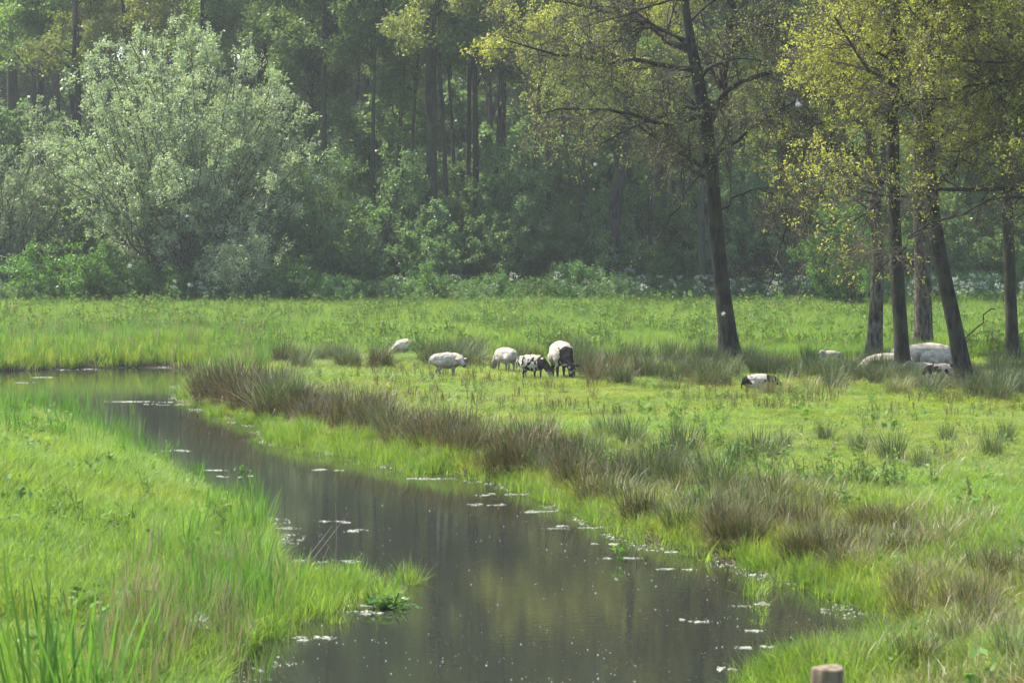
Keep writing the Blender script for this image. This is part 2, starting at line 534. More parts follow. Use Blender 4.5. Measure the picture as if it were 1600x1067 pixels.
water = obj('water', build_mesh('water', np.stack([wx, wy, 0 * wx], -1).reshape(-1, 3), wf, None, [wm], None, True))
tag(water, 'dark still stream winding between grassy banks', 'stream', kind='structure')

# ================================================================== TREES
def tree_obj(name, loc, trunk_me, crown_me, label, cat='tree', group=None, rot=(0, 0, 0), scale=1.0):
    r = thing(name, loc, label, cat, group, rot, scale)
    obj('trunk', trunk_me, r)
    if crown_me is not None:
        obj('crown', crown_me, r)
    return r

# ---- woodland trees, a few shapes shared by the many trees of the wood
def woodland_proto(seed, h, r0, base_h, leafmat_, nleaf, spread=3.2, fork=False, bend=0.4):
    g = np.random.default_rng(seed)
    tr = Acc(); cr = Acc()
    k = 12
    t = np.linspace(0, 1, k)
    path = np.stack([bend * np.sin(t * 2.3 + seed) * t, bend * np.cos(t * 1.9 + seed) * t * 0.7, t * h - 0.3 * (t == 0)], 1)[None]
    rad = (r0 * (1 - 0.82 * t) * (1 + 0.35 * np.exp(-t * 18)))[None]
    tr.add(*tubes(path, rad, 8))
    par, pr = path, rad
    if fork:
        C, RC = spawn(path, rad, 1, 0.36, 0.37, (h * 0.5, h * 0.52), (28, 30), 10, 0.5, 0, 0.05, 0.75, 0.02, g, 0.8)
        tr.add(*tubes(C, RC, 7))
        l1b, r1b = spawn(C, RC, 8, 0.3, 1, (1.6, 3.0), (40, 75), 6, 0.2, 0.1, 0.15, 0.45, 0.02, g)
    l1, r1 = spawn(path, rad, 22, base_h, 0.98, (spread * 0.8, spread * 1.3), (45, 80), 7, 0.25, 0.05, 0.16, 0.42, 0.02, g, 0.7, 0.45)
    if fork:
        l1b = np.concatenate([l1b, l1b[:, -1:]], 1); r1b = np.concatenate([r1b, r1b[:, -1:]], 1)
        l1 = np.concatenate([l1, l1b]); r1 = np.concatenate([r1, r1b])
    tr.add(*tubes(l1, r1, 5))
    l2, r2 = spawn(l1, r1, 170, 0.2, 1, (0.8, 1.9), (25, 65), 4, 0.12, 0.05, 0.2, 0.5, 0.010, g)
    tr.add(*tubes(l2, r2, 3), None, 1)
    l3, r3 = spawn(l2, r2, 900, 0.15, 1, (0.4, 0.9), (25, 70), 3, 0.05, 0.05, 0.25, 0.5, 0.006, g)
    tr.add(*tubes(l3, r3, 3), None, 1)
    V, f, var = leaf_quads(l3, nleaf // 3, 0.0, 1.0, 0.15, 0.14, g, 0.6, 0.3, 3)
    cr.add(V, f, var)
    return tr.mesh('woodland_trunk', [M['forest_bark'], M['twig']]), cr.mesh('woodland_crown', [leafmat_])
WOOD = [woodland_proto(11, 21, 0.19, 0.46, M['forest_leaf'], 27000, 3.4),
        woodland_proto(12, 23, 0.18, 0.48, M['olive_leaf'], 25000, 3.4, False, 0.7),
        woodland_proto(13, 19, 0.16, 0.42, M['forest_leaf'], 27000, 3.0, False, 0.6),
        woodland_proto(14, 22, 0.31, 0.44, M['olive_leaf'], 30000, 3.8, True, 0.3),
        woodland_proto(15, 20, 0.125, 0.5, M['forest_leaf'], 22000, 2.8, False, 0.9)]

def shrub_proto(seed, h, w, leafm, nleaf, nstem=16, size=0.11, bark='twig', dense=1.0, upright=0.5, aspect=0.6, bare=0.25, cluster=2, tw=1.0):
    """many-stemmed shrub, stems fanning out of one base"""
    g = np.random.default_rng(seed)
    tr = Acc(); cr = Acc()
    k = 8
    az = g.uniform(0, 6.28, nstem)
    out_ = np.sqrt(g.uniform(0.02, 1, nstem)) * w * 0.5
    tl = h * (1 - 0.58 * (out_ / (w * 0.5)) ** 2) * g.uniform(0.86, 1.0, nstem)
    t = np.linspace(0, 1, k)
    P = np.zeros((nstem, k, 3))
    rr_ = out_[:, None] * (0.06 + 0.94 * t[None] ** (0.8 + upright))
    P[..., 0] = np.cos(az)[:, None] * rr_; P[..., 1] = np.sin(az)[:, None] * rr_
    P[..., 2] = tl[:, None] * t[None] ** 0.9 - 0.15 * (t[None] == 0)
    P[:, 1:] += g.normal(size=(nstem, k - 1, 3)) * 0.018 * h
    Rd = (0.0045 * h + 0.010) * (1 - 0.75 * t)[None] * g.uniform(0.7, 1.2, nstem)[:, None]
    tr.add(*tubes(P, Rd, 5))
    l2, r2 = spawn(P, Rd, int(nstem * 7 * dense), bare, 1, (0.16 * h * tw, 0.30 * h * tw), (20, 55), 5, 0.35, 0.0, 0.15, 0.5, 0.007, g)
    tr.add(*tubes(l2, r2, 3), None, 0)
    l3, r3 = spawn(l2, r2, int(nstem * 36 * dense), 0.1, 1, ((0.06 * h + .15) * tw, (0.12 * h + .2) * tw), (20, 60), 3, 0.2, 0.0, 0.2, 0.5, 0.004, g)
    tr.add(*tubes(l3, r3, 3), None, 0)
    V, f, var = leaf_quads(l3, nleaf // cluster, 0.0, 1.0, size, 0.06, g, aspect, 0.25, cluster)
    cr.add(V, f, var)
    return tr.mesh('shrub_stems', [M[bark]]), cr.mesh('shrub_crown', [leafm])

def shrub_obj(name, loc, pr, label, cat, group=None, rz=0.0, scale=1.0):
    r = thing(name, loc, label, cat, group, (0, 0, rz), scale)
    obj('stems', pr[0], r)
    obj('crown', pr[1], r)
    return r

# big willow bush left of centre
def gpos(px, D, dz=-0.05):
    x = (px - 800) / F * D
    return Vector((x, D, H(x, D) + dz))
WILLOW = shrub_proto(21, 12.4, 13.4, M['willow_leaf'], 160000, 130, 0.125, 'willow_bark', 1.9, 0.3, 0.45, 0.12, 2, 0.5)
shrub_obj('willow_bush', gpos(285, 101), WILLOW, 'huge dome shaped grey green willow bush with fanning stems', 'willow')
WILLOW2 = shrub_proto(22, 9.5, 9.5, M['willow_leaf'], 56000, 50, 0.14, 'willow_bark', 1.6, 0.35, 0.42, 0.12, 2, 0.55)
shrub_obj('willow_bush', gpos(0, 104), WILLOW2, 'pale grey green willow bush cut by the left picture edge', 'willow')
WILLOW3 = shrub_proto(23, 3.6, 4.0, M['willow_leaf'], 11000, 22, 0.11, 'willow_bark', 1.0, 0.5, 0.45, 0.1)
shrub_obj('willow_bush', gpos(398, 96), WILLOW3, 'small silvery willow bush at the right foot of the huge willow', 'willow')
WILLOW4 = shrub_proto(24, 7.0, 7.0, M['shrub_leaf'], 26000, 26, 0.12, 'willow_bark', 1.1, 0.5, 0.5, 0.1)
shrub_obj('elder_bush', gpos(492, 102), WILLOW4, 'blue green rounded bush leaning on the right side of the huge willow', 'bush')
FRESH = shrub_proto(25, 4.6, 5.4, M['fresh_leaf'], 26000, 22, 0.10, 'twig', 1.2, 0.2, 0.6, 0.05)
shrub_obj('hazel_bush', gpos(1325, 93), FRESH, 'fresh bright green bush behind the oak trunks on the right', 'bush')

SHR = [shrub_proto(31, 5.5, 4.8, M['shrub_leaf'], 24000, 17, 0.14),
       shrub_proto(32, 4.2, 4.4, M['forest_leaf'], 18000, 14, 0.13),
       shrub_proto(33, 7.2, 4.6, M['shrub_leaf'], 26000, 16, 0.15, 'twig', 1.1, 0.8),
       shrub_proto(34, 3.2, 4.4, M['shrub_leaf'], 12000, 16, 0.11, 'twig', 1.0, 0.2)]
LOW = [shrub_proto(41, 1.7, 3.0, M['nettle'], 7000, 20, 0.10, 'twig', 1.0, 0.2, 0.5, 0.0),
       shrub_proto(42, 1.3, 2.6, M['shrub_leaf'], 6000, 18, 0.09, 'twig', 1.0, 0.1, 0.5, 0.0),
       shrub_proto(43, 2.1, 3.0, M['fresh_leaf'], 7000, 20, 0.09, 'twig', 1.0, 0.3, 0.5, 0.0)]

# named trunks of the wood: photograph x, distance, shape, scale, lean (radians about Y, + to the right), label
wood_trees = [
    (120, 112, 3, 0.95, 0.00, 'broad dark trunk rising behind the huge willow, near its top left'),
    (62, 116, 0, 1.0, 0.02, 'dark woodland tree above the willow at the left picture edge'),
    (205, 118, 1, 1.0, 0.0, 'woodland tree directly behind the crest of the huge willow'),
    (330, 120, 0, 1.05, -0.02, 'woodland tree standing behind the right half of the huge willow'),
    (478, 111, 2, 1.0, 0.0, 'slim straight woodland tree just right of the huge willow crest'),
    (514, 109, 0, 1.0, -0.01, 'dark straight trunk with ivy, second right of the huge willow'),
    (560, 121, 4, 1.0, 0.03, 'thin woodland tree between the ivy trunk and the forked trunk'),
    (613, 111, 2, 0.9, 0.03, 'slightly leaning dark trunk left of the big forked trunk'),
    (672, 106, 3, 1.0, 0.0, 'thick forked woodland trunk left of picture centre'),
    (712, 116, 4, 1.0, 0.0, 'thin trunk close behind the big forked trunk on its right'),
    (742, 110, 0, 0.95, 0.0, 'straight mid wood trunk right of the big forked trunk'),
    (790, 122, 1, 1.0, -0.02, 'woodland tree far behind the gap above the striped lamb'),
    (829, 112, 4, 1.2, 0.0, 'dark slim trunk half way up, above the two piebald sheep'),
    (880, 117, 1, 1.0, 0.02, 'olive leaved woodland tree right above the piebald ewe'),
    (1000, 120, 0, 1.0, 0.0, 'woodland tree behind the stout leaning trunk'),
    (1046, 112, 0, 1.0, 0.0, 'straight dark trunk left of the dark standing oak'),
    (1098, 100, 2, 0.95, -0.02, 'woodland trunk showing close behind the dark standing oak'),
    (1160, 119, 1, 1.05, 0.0, 'woodland tree right behind the dark standing oak'),
    (1212, 103, 4, 1.3, 0.07, 'dark leaning trunk right of the dark standing oak'),
    (1290, 116, 0, 1.0, -0.03, 'woodland tree behind the fresh green bush'),
    (1375, 118, 1, 1.0, 0.0, 'woodland tree far behind the mottled oak trunks'),
    (1462, 115, 2, 1.0, 0.02, 'woodland tree behind the gap between right hand oaks'),
    (1545, 117, 0, 1.05, 0.0, 'woodland tree near the right picture edge behind the oaks'),
    (1610, 113, 3, 0.95, 0.0, 'woodland tree cut by the right picture edge'),
]
for i, (px, D, pi_, sc, lean, lab) in enumerate(wood_trees):
    tree_obj('woodland_tree', gpos(px, D, -0.2), WOOD[pi_][0], WOOD[pi_][1], lab, 'tree', 'trees of the wood',
             (random.uniform(-0.015, 0.015), lean, 0.0 if pi_ == 3 else random.uniform(0, 6.28)), sc)
for px, D, k_, s_, ln_ in ((590, 108, 4, 1.0, 0.02), (641, 109, 4, 0.9, -0.01), (700, 107, 4, 1.05, 0.0), (728, 113, 1, 0.9, 0.01), (768, 108, 4, 0.95, -0.03), (852, 109, 4, 1.0, 0.03),
                           (905, 108, 4, 1.1, 0.0), (1018, 107, 4, 0.95, 0.02), (1072, 109, 4, 1.0, -0.02), (1132, 107, 4, 1.1, 0.01), (1256, 106, 4, 1.0, 0.0), (448, 113, 4, 1.0, 0.0)):
    tree_obj('slim_tree', gpos(px, D, -0.2), WOOD[k_][0], WOOD[k_][1], 'slim dark pole of a young tree at the front of the wood', 'tree', 'slim young trees of the wood',
             (0, ln_, random.uniform(0, 6.28)), s_)
# small leaning stem in front of the wood
g0 = np.random.default_rng(5)
a_ = gpos(568, 103); b_ = atd(612, 325, 104.0); c_ = atd(640, 240, 105.0)
P_ = smooth_path([a_, (a_ + b_) / 2 + Vector((0.1, 0, 0)), b_, c_], 9)[None] - np.array(a_)
acc = Acc().add(*tubes(P_, np.linspace(0.17, 0.05, 9)[None], 7))
l2, r2 = spawn(P_, np.linspace(0.17, 0.05, 9)[None], 16, 0.5, 1, (0.8, 1.6), (30, 70), 5, 0.3, 0, 0.15, 0.4, 0.01, g0)
acc.add(*tubes(l2, r2, 3))
V, f, var = leaf_quads(l2, 1400, 0.2, 1, 0.12, 0.12, g0)
tree_obj('leaning_tree', a_, acc.mesh('leaning_trunk', [M['forest_bark']]), Acc().add(V, f, var).mesh('leaning_crown', [M['shrub_leaf']]),
         'thin crooked trunk leaning right out of the shrubs below the wood', 'tree')

# deep wood behind: reads as one mass
dw = []
for row, (D, step) in enumerate([(127, 6.0), (137, 6.0), (148, 6.0), (160, 6.0), (174, 5.0), (188, 4.6), (196, 4.2)]):
    hw = D * 0.235 + 7
    for x in np.arange(-hw, hw, step):
        dw.append((x + random.uniform(-1.2, 1.2), D + random.uniform(-2.5, 2.5)))
dw = np.array(dw)
n = len(dw)
dwz = height(dw[:, 0], dw[:, 1]) - 0.2
ii = np.random.default_rng(3).integers(0, 5, n)
PT = np.stack([dw[:, 0], dw[:, 1], dwz], 1)
PT = np.concatenate([PT, PT])
rot = np.zeros((2 * n, 3)); rz = rng.uniform(0, 6.28, n); rot[:n, 2] = rz; rot[n:, 2] = rz
sc = rng.uniform(1.0, 1.3, n); sc = np.where(dw[:, 1] > 168, sc * 1.15, sc); scl = np.repeat(np.concatenate([sc, sc])[:, None], 3, 1)
sx_, sy_ = [], []
for D in (130, 144, 158, 172, 184, 192, 199):
    hw = D * 0.235 + 6
    for x in np.arange(-hw, hw, 4.2):
        sx_.append(x + random.uniform(-1, 1)); sy_.append(D + random.uniform(-2, 2))
sx_ = np.array(sx_); sy_ = np.array(sy_); ms = len(sx_); si = rng.integers(0, 3, ms)
SPT = np.stack([sx_, sy_, height(sx_, sy_) - 0.1], 1); SPT = np.concatenate([SPT, SPT])
srot = np.zeros((2 * ms, 3)); srz = rng.uniform(0, 6.28, ms); srot[:ms, 2] = srz; srot[ms:, 2] = srz
ssc = rng.uniform(1.2, 2.0, ms); ssc = np.where(sy_ > 180, rng.uniform(2.2, 3.2, ms), ssc); sscl = np.repeat(np.concatenate([ssc, ssc])[:, None], 3, 1)
cw = protos('deep_wood_source', [w[0] for w in WOOD] + [w[1] for w in WOOD] + [w[0] for w in SHR[:3]] + [w[1] for w in SHR[:3]])
PT = np.concatenate([PT, SPT]); rot = np.concatenate([rot, srot]); scl = np.concatenate([scl, sscl])
scatter('deep_wood', PT, rot, scl, np.concatenate([ii, ii + 5, si + 10, si + 13]), np.zeros(2 * n + 2 * ms), cw, 'dark mass of trees deep inside the wood', 'wood')

# understorey shrubs at the edge of the wood, each one a thing
und = []
g = np.random.default_rng(77)
for px in range(-20, 1660, 70):
    und.append((px + g.uniform(-22, 22), g.uniform(105, 111), int(g.integers(0, 4)), g.uniform(0.7, 1.1)))
for px in range(560, 1240, 66):
    und.append((px + g.uniform(-18, 18), g.uniform(101, 105), int(g.choice([1, 3, 0, 2])), g.uniform(0.75, 1.1)))
for i, (px, D, k, s) in enumerate(und):
    shrub_obj('understorey_shrub', gpos(px, D, -0.1), SHR[k], 'blue green leafy shrub in the shaded understorey of the wood', 'shrub',
              'understorey shrubs of the wood', g.uniform(0, 6.28), s)
# taller shrubs further in
und2 = []
for px in range(-20, 1660, 68):
    und2.append((px + g.uniform(-30, 30), g.uniform(112, 124), int(g.choice([0, 2, 2, 1])), g.uniform(0.9, 1.6)))
for (px, D, k, s) in und2:
    shrub_obj('tall_shrub', gpos(px, D, -0.1), SHR[k], 'tall leafy shrub between the trunks inside the wood', 'shrub',
              'tall shrubs inside the wood', g.uniform(0, 6.28), s)
SAP = [shrub_proto(51, 9.5, 4.6, M['forest_leaf'], 11000, 7, 0.14, 'twig', 1.6, 0.9, 0.6, 0.2),
       shrub_proto(52, 8.0, 5.0, M['shrub_leaf'], 11000, 7, 0.14, 'twig', 1.6, 0.9, 0.6, 0.2)]
for j_, (px, D) in enumerate(((552, 108), (632, 112), (712, 112), (785, 107), (860, 109), (908, 112), (1020, 108), (1170, 110), (1420, 108), (1560, 110))):
    shrub_obj('leafy_sapling', gpos(px, D, -0.1), SAP[j_ % 2], 'airy tall sapling veiling the trunks at the edge of the wood', 'sapling', 'saplings at the edge of the wood', g.uniform(0, 6.28), g.uniform(0.75, 1.05))
# low bramble and nettle mounds along the edge
for px in range(-10, 1640, 46):
    D = g.uniform(95.8, 99.5)
    if 1000 < px: D += 3
    shrub_obj('bramble_mound', gpos(px + g.uniform(-15, 15), D, -0.1), LOW[int(g.integers(0, 3))],
              'low green bramble mound along the foot of the wood', 'shrub', 'bramble mounds at the foot of the wood', g.uniform(0, 6.28), g.uniform(0.75, 1.15))
for px, D, s in ((60, 96.5, 1.3), (150, 96, 1.35), (215, 97, 1.0)):
    shrub_obj('bramble_mound', gpos(px, D, -0.1), LOW[2], 'large feathery green mound before the foot of the huge willow', 'shrub',
              'feathery mounds before the huge willow', g.uniform(0, 6.28), s)

# ---- the oaks standing in the meadow
def oak(name, base_px, D, path_px, widths, label, barkm, seed, limbs, leafm, nleaf, ntw=2600, n1=12, leafsize=0.085, lim_t=0.5, l2n=130, leaf_jit=0.06, cluster=5):
    """trunk along photograph points at distance D; limbs: list of (attach fraction or None, [(px,py,depth offset)...], radius)"""
    g = np.random.default_rng(seed)
    base = gpos(base_px, D, -0.1)
    pts = [base] + [atd(px, py, D) for px, py in path_px]
    pts[0].z -= 0.1
    P = smooth_path(pts, 14)
    rad = np.interp(np.linspace(0, 1, 14), np.linspace(0, 1, len(widths)), np.array(widths) * D / F / 2)
    rad *= 0.93; rad[0] *= 1.42; rad[1] *= 1.08
    O = np.array(base)
    tr = Acc(); P = P[None] - O; rad = rad[None]
    tr.add(*tubes(P, rad, 12))
    L1, R1 = [], []
    for lp, r0 in limbs:
        q = smooth_path([atd(a, b, D + dd) for a, b, dd in lp], 9) - O
        q = q + np.concatenate([[[0, 0, 0]], g.normal(size=(8, 3)) * 0.06])
        L1.append(q); R1.append(np.linspace(r0, max(0.018, r0 * 0.22), 9))
    if n1:
        C, RC = spawn(P, rad, n1, lim_t, 1, (2.2, 4.2), (45, 85), 9, 0.15, 0.1, 0.14, 0.4, 0.03, g, 0.75, 0.2)
        L1 += list(C); R1 += list(RC)
    L1 = np.array(L1); R1 = np.array(R1)
    tr.add(*tubes(L1, R1, 6))
    l2, r2 = spawn(L1, R1, l2n, 0.15, 1, (0.9, 2.2), (25, 70), 6, 0.15, 0.06, 0.2, 0.5, 0.010, g, 0.6, 0.4, 1.1)
    tr.add(*tubes(l2, r2, 4), None, 1)
    l3, r3 = spawn(l2, r2, ntw // 3, 0.1, 1, (0.4, 1.1), (25, 70), 4, 0.0, 0.15, 0.25, 0.55, 0.006, g, 0.5, 0.3)
    tr.add(*tubes(l3, r3, 3), None, 1)
    l4, r4 = spawn(l3, r3, ntw, 0.1, 1, (0.15, 0.5), (25, 75), 3, 0.0, 0.05, 0.25, 0.6, 0.004, g, 0.4, 0.3)
    tr.add(*tubes(l4, r4, 3), None, 1)
    V, f, var = leaf_quads(l4, nleaf // cluster, 0.4, 1.0, leafsize, leaf_jit, g, 0.55, 0.4, cluster)
    # the lowest twigs are browsed and shaded, with few leaves
    nl_ = len(V) // 4
    zz = V.reshape(nl_, 4, 3)[:, 0, 2] + O[2]
    clump = np.repeat(g.uniform(0, 1, (nl_ + cluster - 1) // cluster), cluster)[:nl_]
    kp = clump < np.interp(zz, [2.5, 4.2, 5.0, 6.5], [0.10, 0.22, 0.6, 1.0])
    V = V.reshape(nl_, 4, 3)[kp].reshape(-1, 3); var = var.reshape(nl_, 4)[kp].ravel(); f = np.arange(len(V)).reshape(-1, 4)
    return tree_obj(name, base, tr.mesh('oak_trunk', [M[barkm], M['twig']], True), Acc().add(V, f, var).mesh('oak_crown', [M[leafm]]), label, 'oak')

oak('oak_tree', 1143, 61, [(1138, 520), (1128, 455), (1124, 400), (1112, 330), (1117, 270), (1108, 215), (1104, 165), (1084, 110), (1076, 50), (1060, -60), (1058, -150)],
    [33, 29, 26, 25, 23, 23, 22, 21, 15, 12, 10, 7], 'dark oak with forking trunk standing alone left of the sheep huddle', 'bark', 201,
    [([(1109, 185, 0), (1128, 150, 0), (1140, 80, 0.4), (1150, 0, 0.6), (1165, -110, 0.8)], 0.15),
     ([(1085, 110, 0), (1050, 92, -0.5), (1005, 108, -1.2), (940, 88, -1.8), (870, 84, -2.2), (780, 60, -2.5)], 0.075),
     ([(1080, 80, 0), (1030, 45, 0.5), (960, 20, 1.2), (880, 10, 1.5), (800, -10, 2)], 0.09),
     ([(1105, 175, 0), (1070, 190, -0.8), (1020, 200, -1.5), (960, 170, -2.0), (880, 165, -2.4), (830, 180, -2.6)], 0.07),
     ([(1140, 80, 0.4), (1180, 30, -0.5), (1240, 35, -1.0), (1290, 60, -1.4), (1330, 75, -1.6)], 0.08),
     ([(1120, 160, 0), (1170, 120, -1), (1230, 95, -1.5), (1290, 110, -2), (1340, 135, -2)], 0.07),
     ([(1115, 250, 0), (1150, 215, -1), (1210, 175, -1.6), (1270, 145, -2), (1330, 150, -2.5)], 0.06),
     ([(1112, 240, 0), (1080, 290, -0.6), (1050, 330, -1), (1030, 370, -1.3)], 0.035),
     ([(1122, 330, 0), (1150, 300, 0.8), (1180, 290, 1), (1210, 300, 1.2), (1225, 340, 1.3)], 0.035)],
    'oak_bud', 26000, 9500, 14, 0.055, 0.35, 260, 0.06, 4)
# bud-yellow leaf sprays at the left limbs' ends belong to a second oak behind
oak('oak_tree', 950, 101, [(954, 400), (960, 330), (970, 250), (984, 160), (990, 80), (985, 0), (980, -100)],
    [24, 22, 20, 19, 17, 13, 10, 7], 'stout leaning trunk with yellow green sprays at the edge of the wood', 'bark', 202,
    [([(985, 160, 0), (940, 120, -1), (880, 95, -1.5), (820, 80, -2), (760, 75, -2.4)], 0.09),
     ([(988, 110, 0), (930, 60, -0.5), (860, 40, -1), (790, 20, -1)], 0.08),
     ([(980, 190, 0), (930, 180, -1), (880, 170, -1.5), (845, 165, -2)], 0.05),
     ([(988, 100, 0), (1030, 70, -1), (1080, 40, -1), (1120, 30, -1)], 0.06)],
    'oak_yellow', 36736, 4500, 16, 0.11, 0.5, 140, 0.08, 3)
oak('oak_tree', 1365, 61, [(1368, 510), (1372, 440), (1372, 370), (1368, 300), (1360, 220), (1352, 120), (1345, 20), (1340, -90)],
    [27, 24, 21, 20, 19, 18, 15, 12, 8], 'mottled lichen trunk, leftmost of the five right hand oaks', 'bark_lichen', 203,
    [([(1366, 280, 0), (1320, 235, -0.8), (1270, 215, -1.2), (1235, 225, -1.6), (1200, 260, -2)], 0.07),
     ([(1362, 330, 0), (1330, 300, 0.3), (1270, 300, 0.5), (1240, 320, 0.6), (1222, 370, 0.7), (1205, 420, 0.8), (1195, 470, 0.8)], 0.045),
     ([(1358, 200, 0), (1300, 160, 0), (1250, 130, 0), (1190, 120, 0)], 0.06)],
    'oak_yellow', 16531, 4500, 10, 0.062, 0.72, 120, 0.05, 9)
oak('oak_tree', 1413, 55.6, [(1409, 530), (1403, 450), (1398, 380), (1396, 310), (1394, 230), (1396, 140), (1400, 40), (1400, -90)],
    [26, 24, 23, 22, 22, 21, 18, 14, 9], 'smooth dark upright trunk rising in front of the resting white ewe', 'bark', 204,
    [([(1396, 300, 0), (1350, 270, -0.8), (1300, 262, -1.2), (1255, 280, -1.5)], 0.06),
     ([(1396, 200, 0), (1350, 140, -0.5), (1300, 100, -1), (1255, 80, -1)], 0.08),
     ([(1398, 150, 0), (1440, 100, -1), (1490, 70, -1), (1540, 60, -1)], 0.07),
     ([(1397, 240, 0), (1370, 320, -1), (1330, 360, -1.4), (1290, 385, -1.6)], 0.025)],
    'oak_yellow', 33062, 5000, 14, 0.062, 0.72, 150, 0.05, 9)
oak('oak_tree', 1443, 64.5, [(1443, 500), (1442, 430), (1440, 350), (1436, 260), (1440, 150), (1444, 30), (1445, -80)],
    [32, 29, 28, 26, 24, 20, 15, 9], 'broad mottled lichen trunk behind the resting white ewes', 'bark_lichen', 205,
    [([(1440, 250, 0), (1480, 200, 0), (1530, 170, 0), (1580, 160, 0)], 0.07),
     ([(1438, 220, 0), (1390, 170, 0), (1340, 150, 0), (1300, 140, 0)], 0.07)],
    'oak_yellow', 27552, 4000, 14, 0.062, 0.72, 120, 0.05, 9)
oak('oak_tree', 1512, 53, [(1500, 545), (1489, 490), (1474, 430), (1461, 370), (1455, 310), (1450, 230), (1452, 130), (1460, 20), (1465, -90)],
    [29, 27, 25, 23, 21, 20, 19, 16, 12, 8], 'dark trunk leaning left beside the resting piebald sheep', 'bark', 206,
    [([(1456, 300, 0), (1500, 250, -0.5), (1550, 225, -0.8), (1600, 215, -1)], 0.06),
     ([(1452, 200, 0), (1410, 150, -0.5), (1370, 110, -1), (1330, 60, -1), (1300, 30, -1)], 0.07),
     ([(1455, 320, 0), (1430, 370, -0.8), (1405, 405, -1.2), (1370, 425, -1.5)], 0.02),
     ([(1500, 540, 0), (1520, 520, 0.2), (1540, 500, 0.3), (1552, 480, 0.3)], 0.012)],
    'oak_yellow', 33062, 5000, 14, 0.062, 0.72, 150, 0.05, 9)
oak('oak_tree', 1584, 61.5, [(1581, 490), (1577, 420), (1575, 350), (1573, 280), (1566, 190), (1560, 90), (1556, -40)],
    [22, 20, 19, 18, 17, 15, 12, 8], 'slim upright oak trunk nearest the right picture edge', 'bark', 207,
    [([(1570, 240, 0), (1530, 190, 0), (1480, 160, 0), (1440, 140, 0)], 0.06)],
    'oak_yellow', 22040, 4000, 12, 0.062, 0.72, 110, 0.05, 9)
oak('oak_tree', 1735, 51, [(1735, 500), (1732, 400), (1728, 300), (1722, 180), (1715, 60), (1712, -60)],
    [40, 36, 33, 30, 26, 20, 12], 'oak beyond the right edge whose long mossy limbs reach into view', 'bark', 208,
    [([(1728, 320, 0), (1660, 292, 0), (1590, 292, 0), (1545, 297, -0.1), (1490, 304, -0.1), (1440, 300, -0.1), (1405, 303, -0.1), (1370, 314, 0), (1320, 298, 0)], 0.075),
     ([(1725, 300, 0), (1640, 300, -1), (1570, 306, -1), (1510, 322, -1), (1470, 348, -1), (1420, 370, -1)], 0.05),
     ([(1722, 180, 0), (1650, 130, 0), (1600, 122, 0), (1572, 116, 0), (1530, 128, 0), (1490, 150, 0), (1440, 160, 0)], 0.08),
     ([(1720, 130, 0), (1650, 90, 0.5), (1600, 70, 0.5), (1560, 55, 0.5), (1530, 40, 0.5), (1515, 5, 0.5)], 0.07),
     ([(1720, 160, 0), (1620, 80, -0.5), (1560, 95, -0.5), (1500, 100, -0.5), (1450, 80, -0.5)], 0.06),
     ([(1726, 260, 0), (1640, 215, 0), (1570, 205, 0), (1520, 225, 0), (1470, 240, 0)], 0.05)],
    'oak_yellow', 38572, 6000, 8, 0.06, 0.5, 190, 0.05, 9)

# fallen dead branches on the left at the foot of the wood
for k, (x0, y0, x1, y1, D, lab) in enumerate(((-40, 396, 75, 418, 98.5, 'pale dead branch, upper one at the left picture edge'),
                                         (-40, 404, 60, 440, 98.5, 'pale dead branch, middle one at the left picture edge'),
                                         (-50, 446, 90, 462, 97.5, 'long pale dead branch, lowest one at the left picture edge'),
                                         (215, 440, 275, 458, 97.0, 'dead branch lying under the huge willow'))):
    g = np.random.default_rng(300 + k)
    a_, b_ = atd(x0, y0, D), atd(x1, y1, D - 0.5)
    q = smooth_path([a_, a_.lerp(b_, 0.35) + Vector((0, 0, 0.12)), a_.lerp(b_, 0.7), b_], 9)[None] - np.array(a_)
    rd = np.linspace(0.035, 0.01, 9)[None]
    acc = Acc().add(*tubes(q, rd, 6))
    l2, r2 = spawn(q, rd, 7, 0.3, 1, (0.4, 1.3), (20, 50), 5, 0.1, 0.1, 0.15, 0.5, 0.008, g)
    acc.add(*tubes(l2, r2, 4))
    tag(obj('fallen_branch', acc.mesh('fallen_branch', [M['dead_wood']]), None, a_), lab, 'branch')

# ================================================================== GRASS AND HERBS
def blades(seed, n, rad, lmin, lmax, w, lean=0.5, segs=2, curl=0.5):
    g = np.random.default_rng(seed)
    az = g.uniform(0, 6.28, n); r = np.sqrt(g.uniform(0, 1, n)) * rad
    base = np.stack([np.cos(az) * r, np.sin(az) * r, np.full(n, -0.03)], 1)
    da = az + g.normal(0, 0.9, n)
    ln = g.uniform(lmin, lmax, n)
    tilt = np.abs(g.normal(0, lean, n)) * 0.7
    side = np.stack([-np.sin(da + g.normal(0, 1.2, n)), np.cos(da), np.zeros(n)], 1); side = nrm(side)
    pts = [base]; p_ = base.copy()
    for s in range(segs):
        tt = tilt + curl * (s / max(1, segs - 1)) * g.uniform(0.3, 1.2, n)
        d = np.stack([np.cos(da) * np.sin(tt), np.sin(da) * np.sin(tt), np.cos(tt)], 1)
        p_ = p_ + d * (ln / segs)[:, None]
        pts.append(p_)
    V = []
    K = segs + 1
    for s, q in enumerate(pts):
        ww = w * (1.0 if s == 0 else (0.85 if s < segs else 0.12)) * 0.5
        V.append(q - side * ww); V.append(q + side * ww)
    V = np.stack(V, 1)                       # n, 2K, 3
    b = (np.arange(n) * 2 * K)[:, None]
    s = np.arange(segs)[None] * 2
    f = np.stack([b + s, b + s + 1, b + s + 3, b + s + 2], -1).reshape(-1, 4)
    var = np.repeat(g.uniform(0, 1, n), 2 * K)
    return V.reshape(-1, 3), f, var
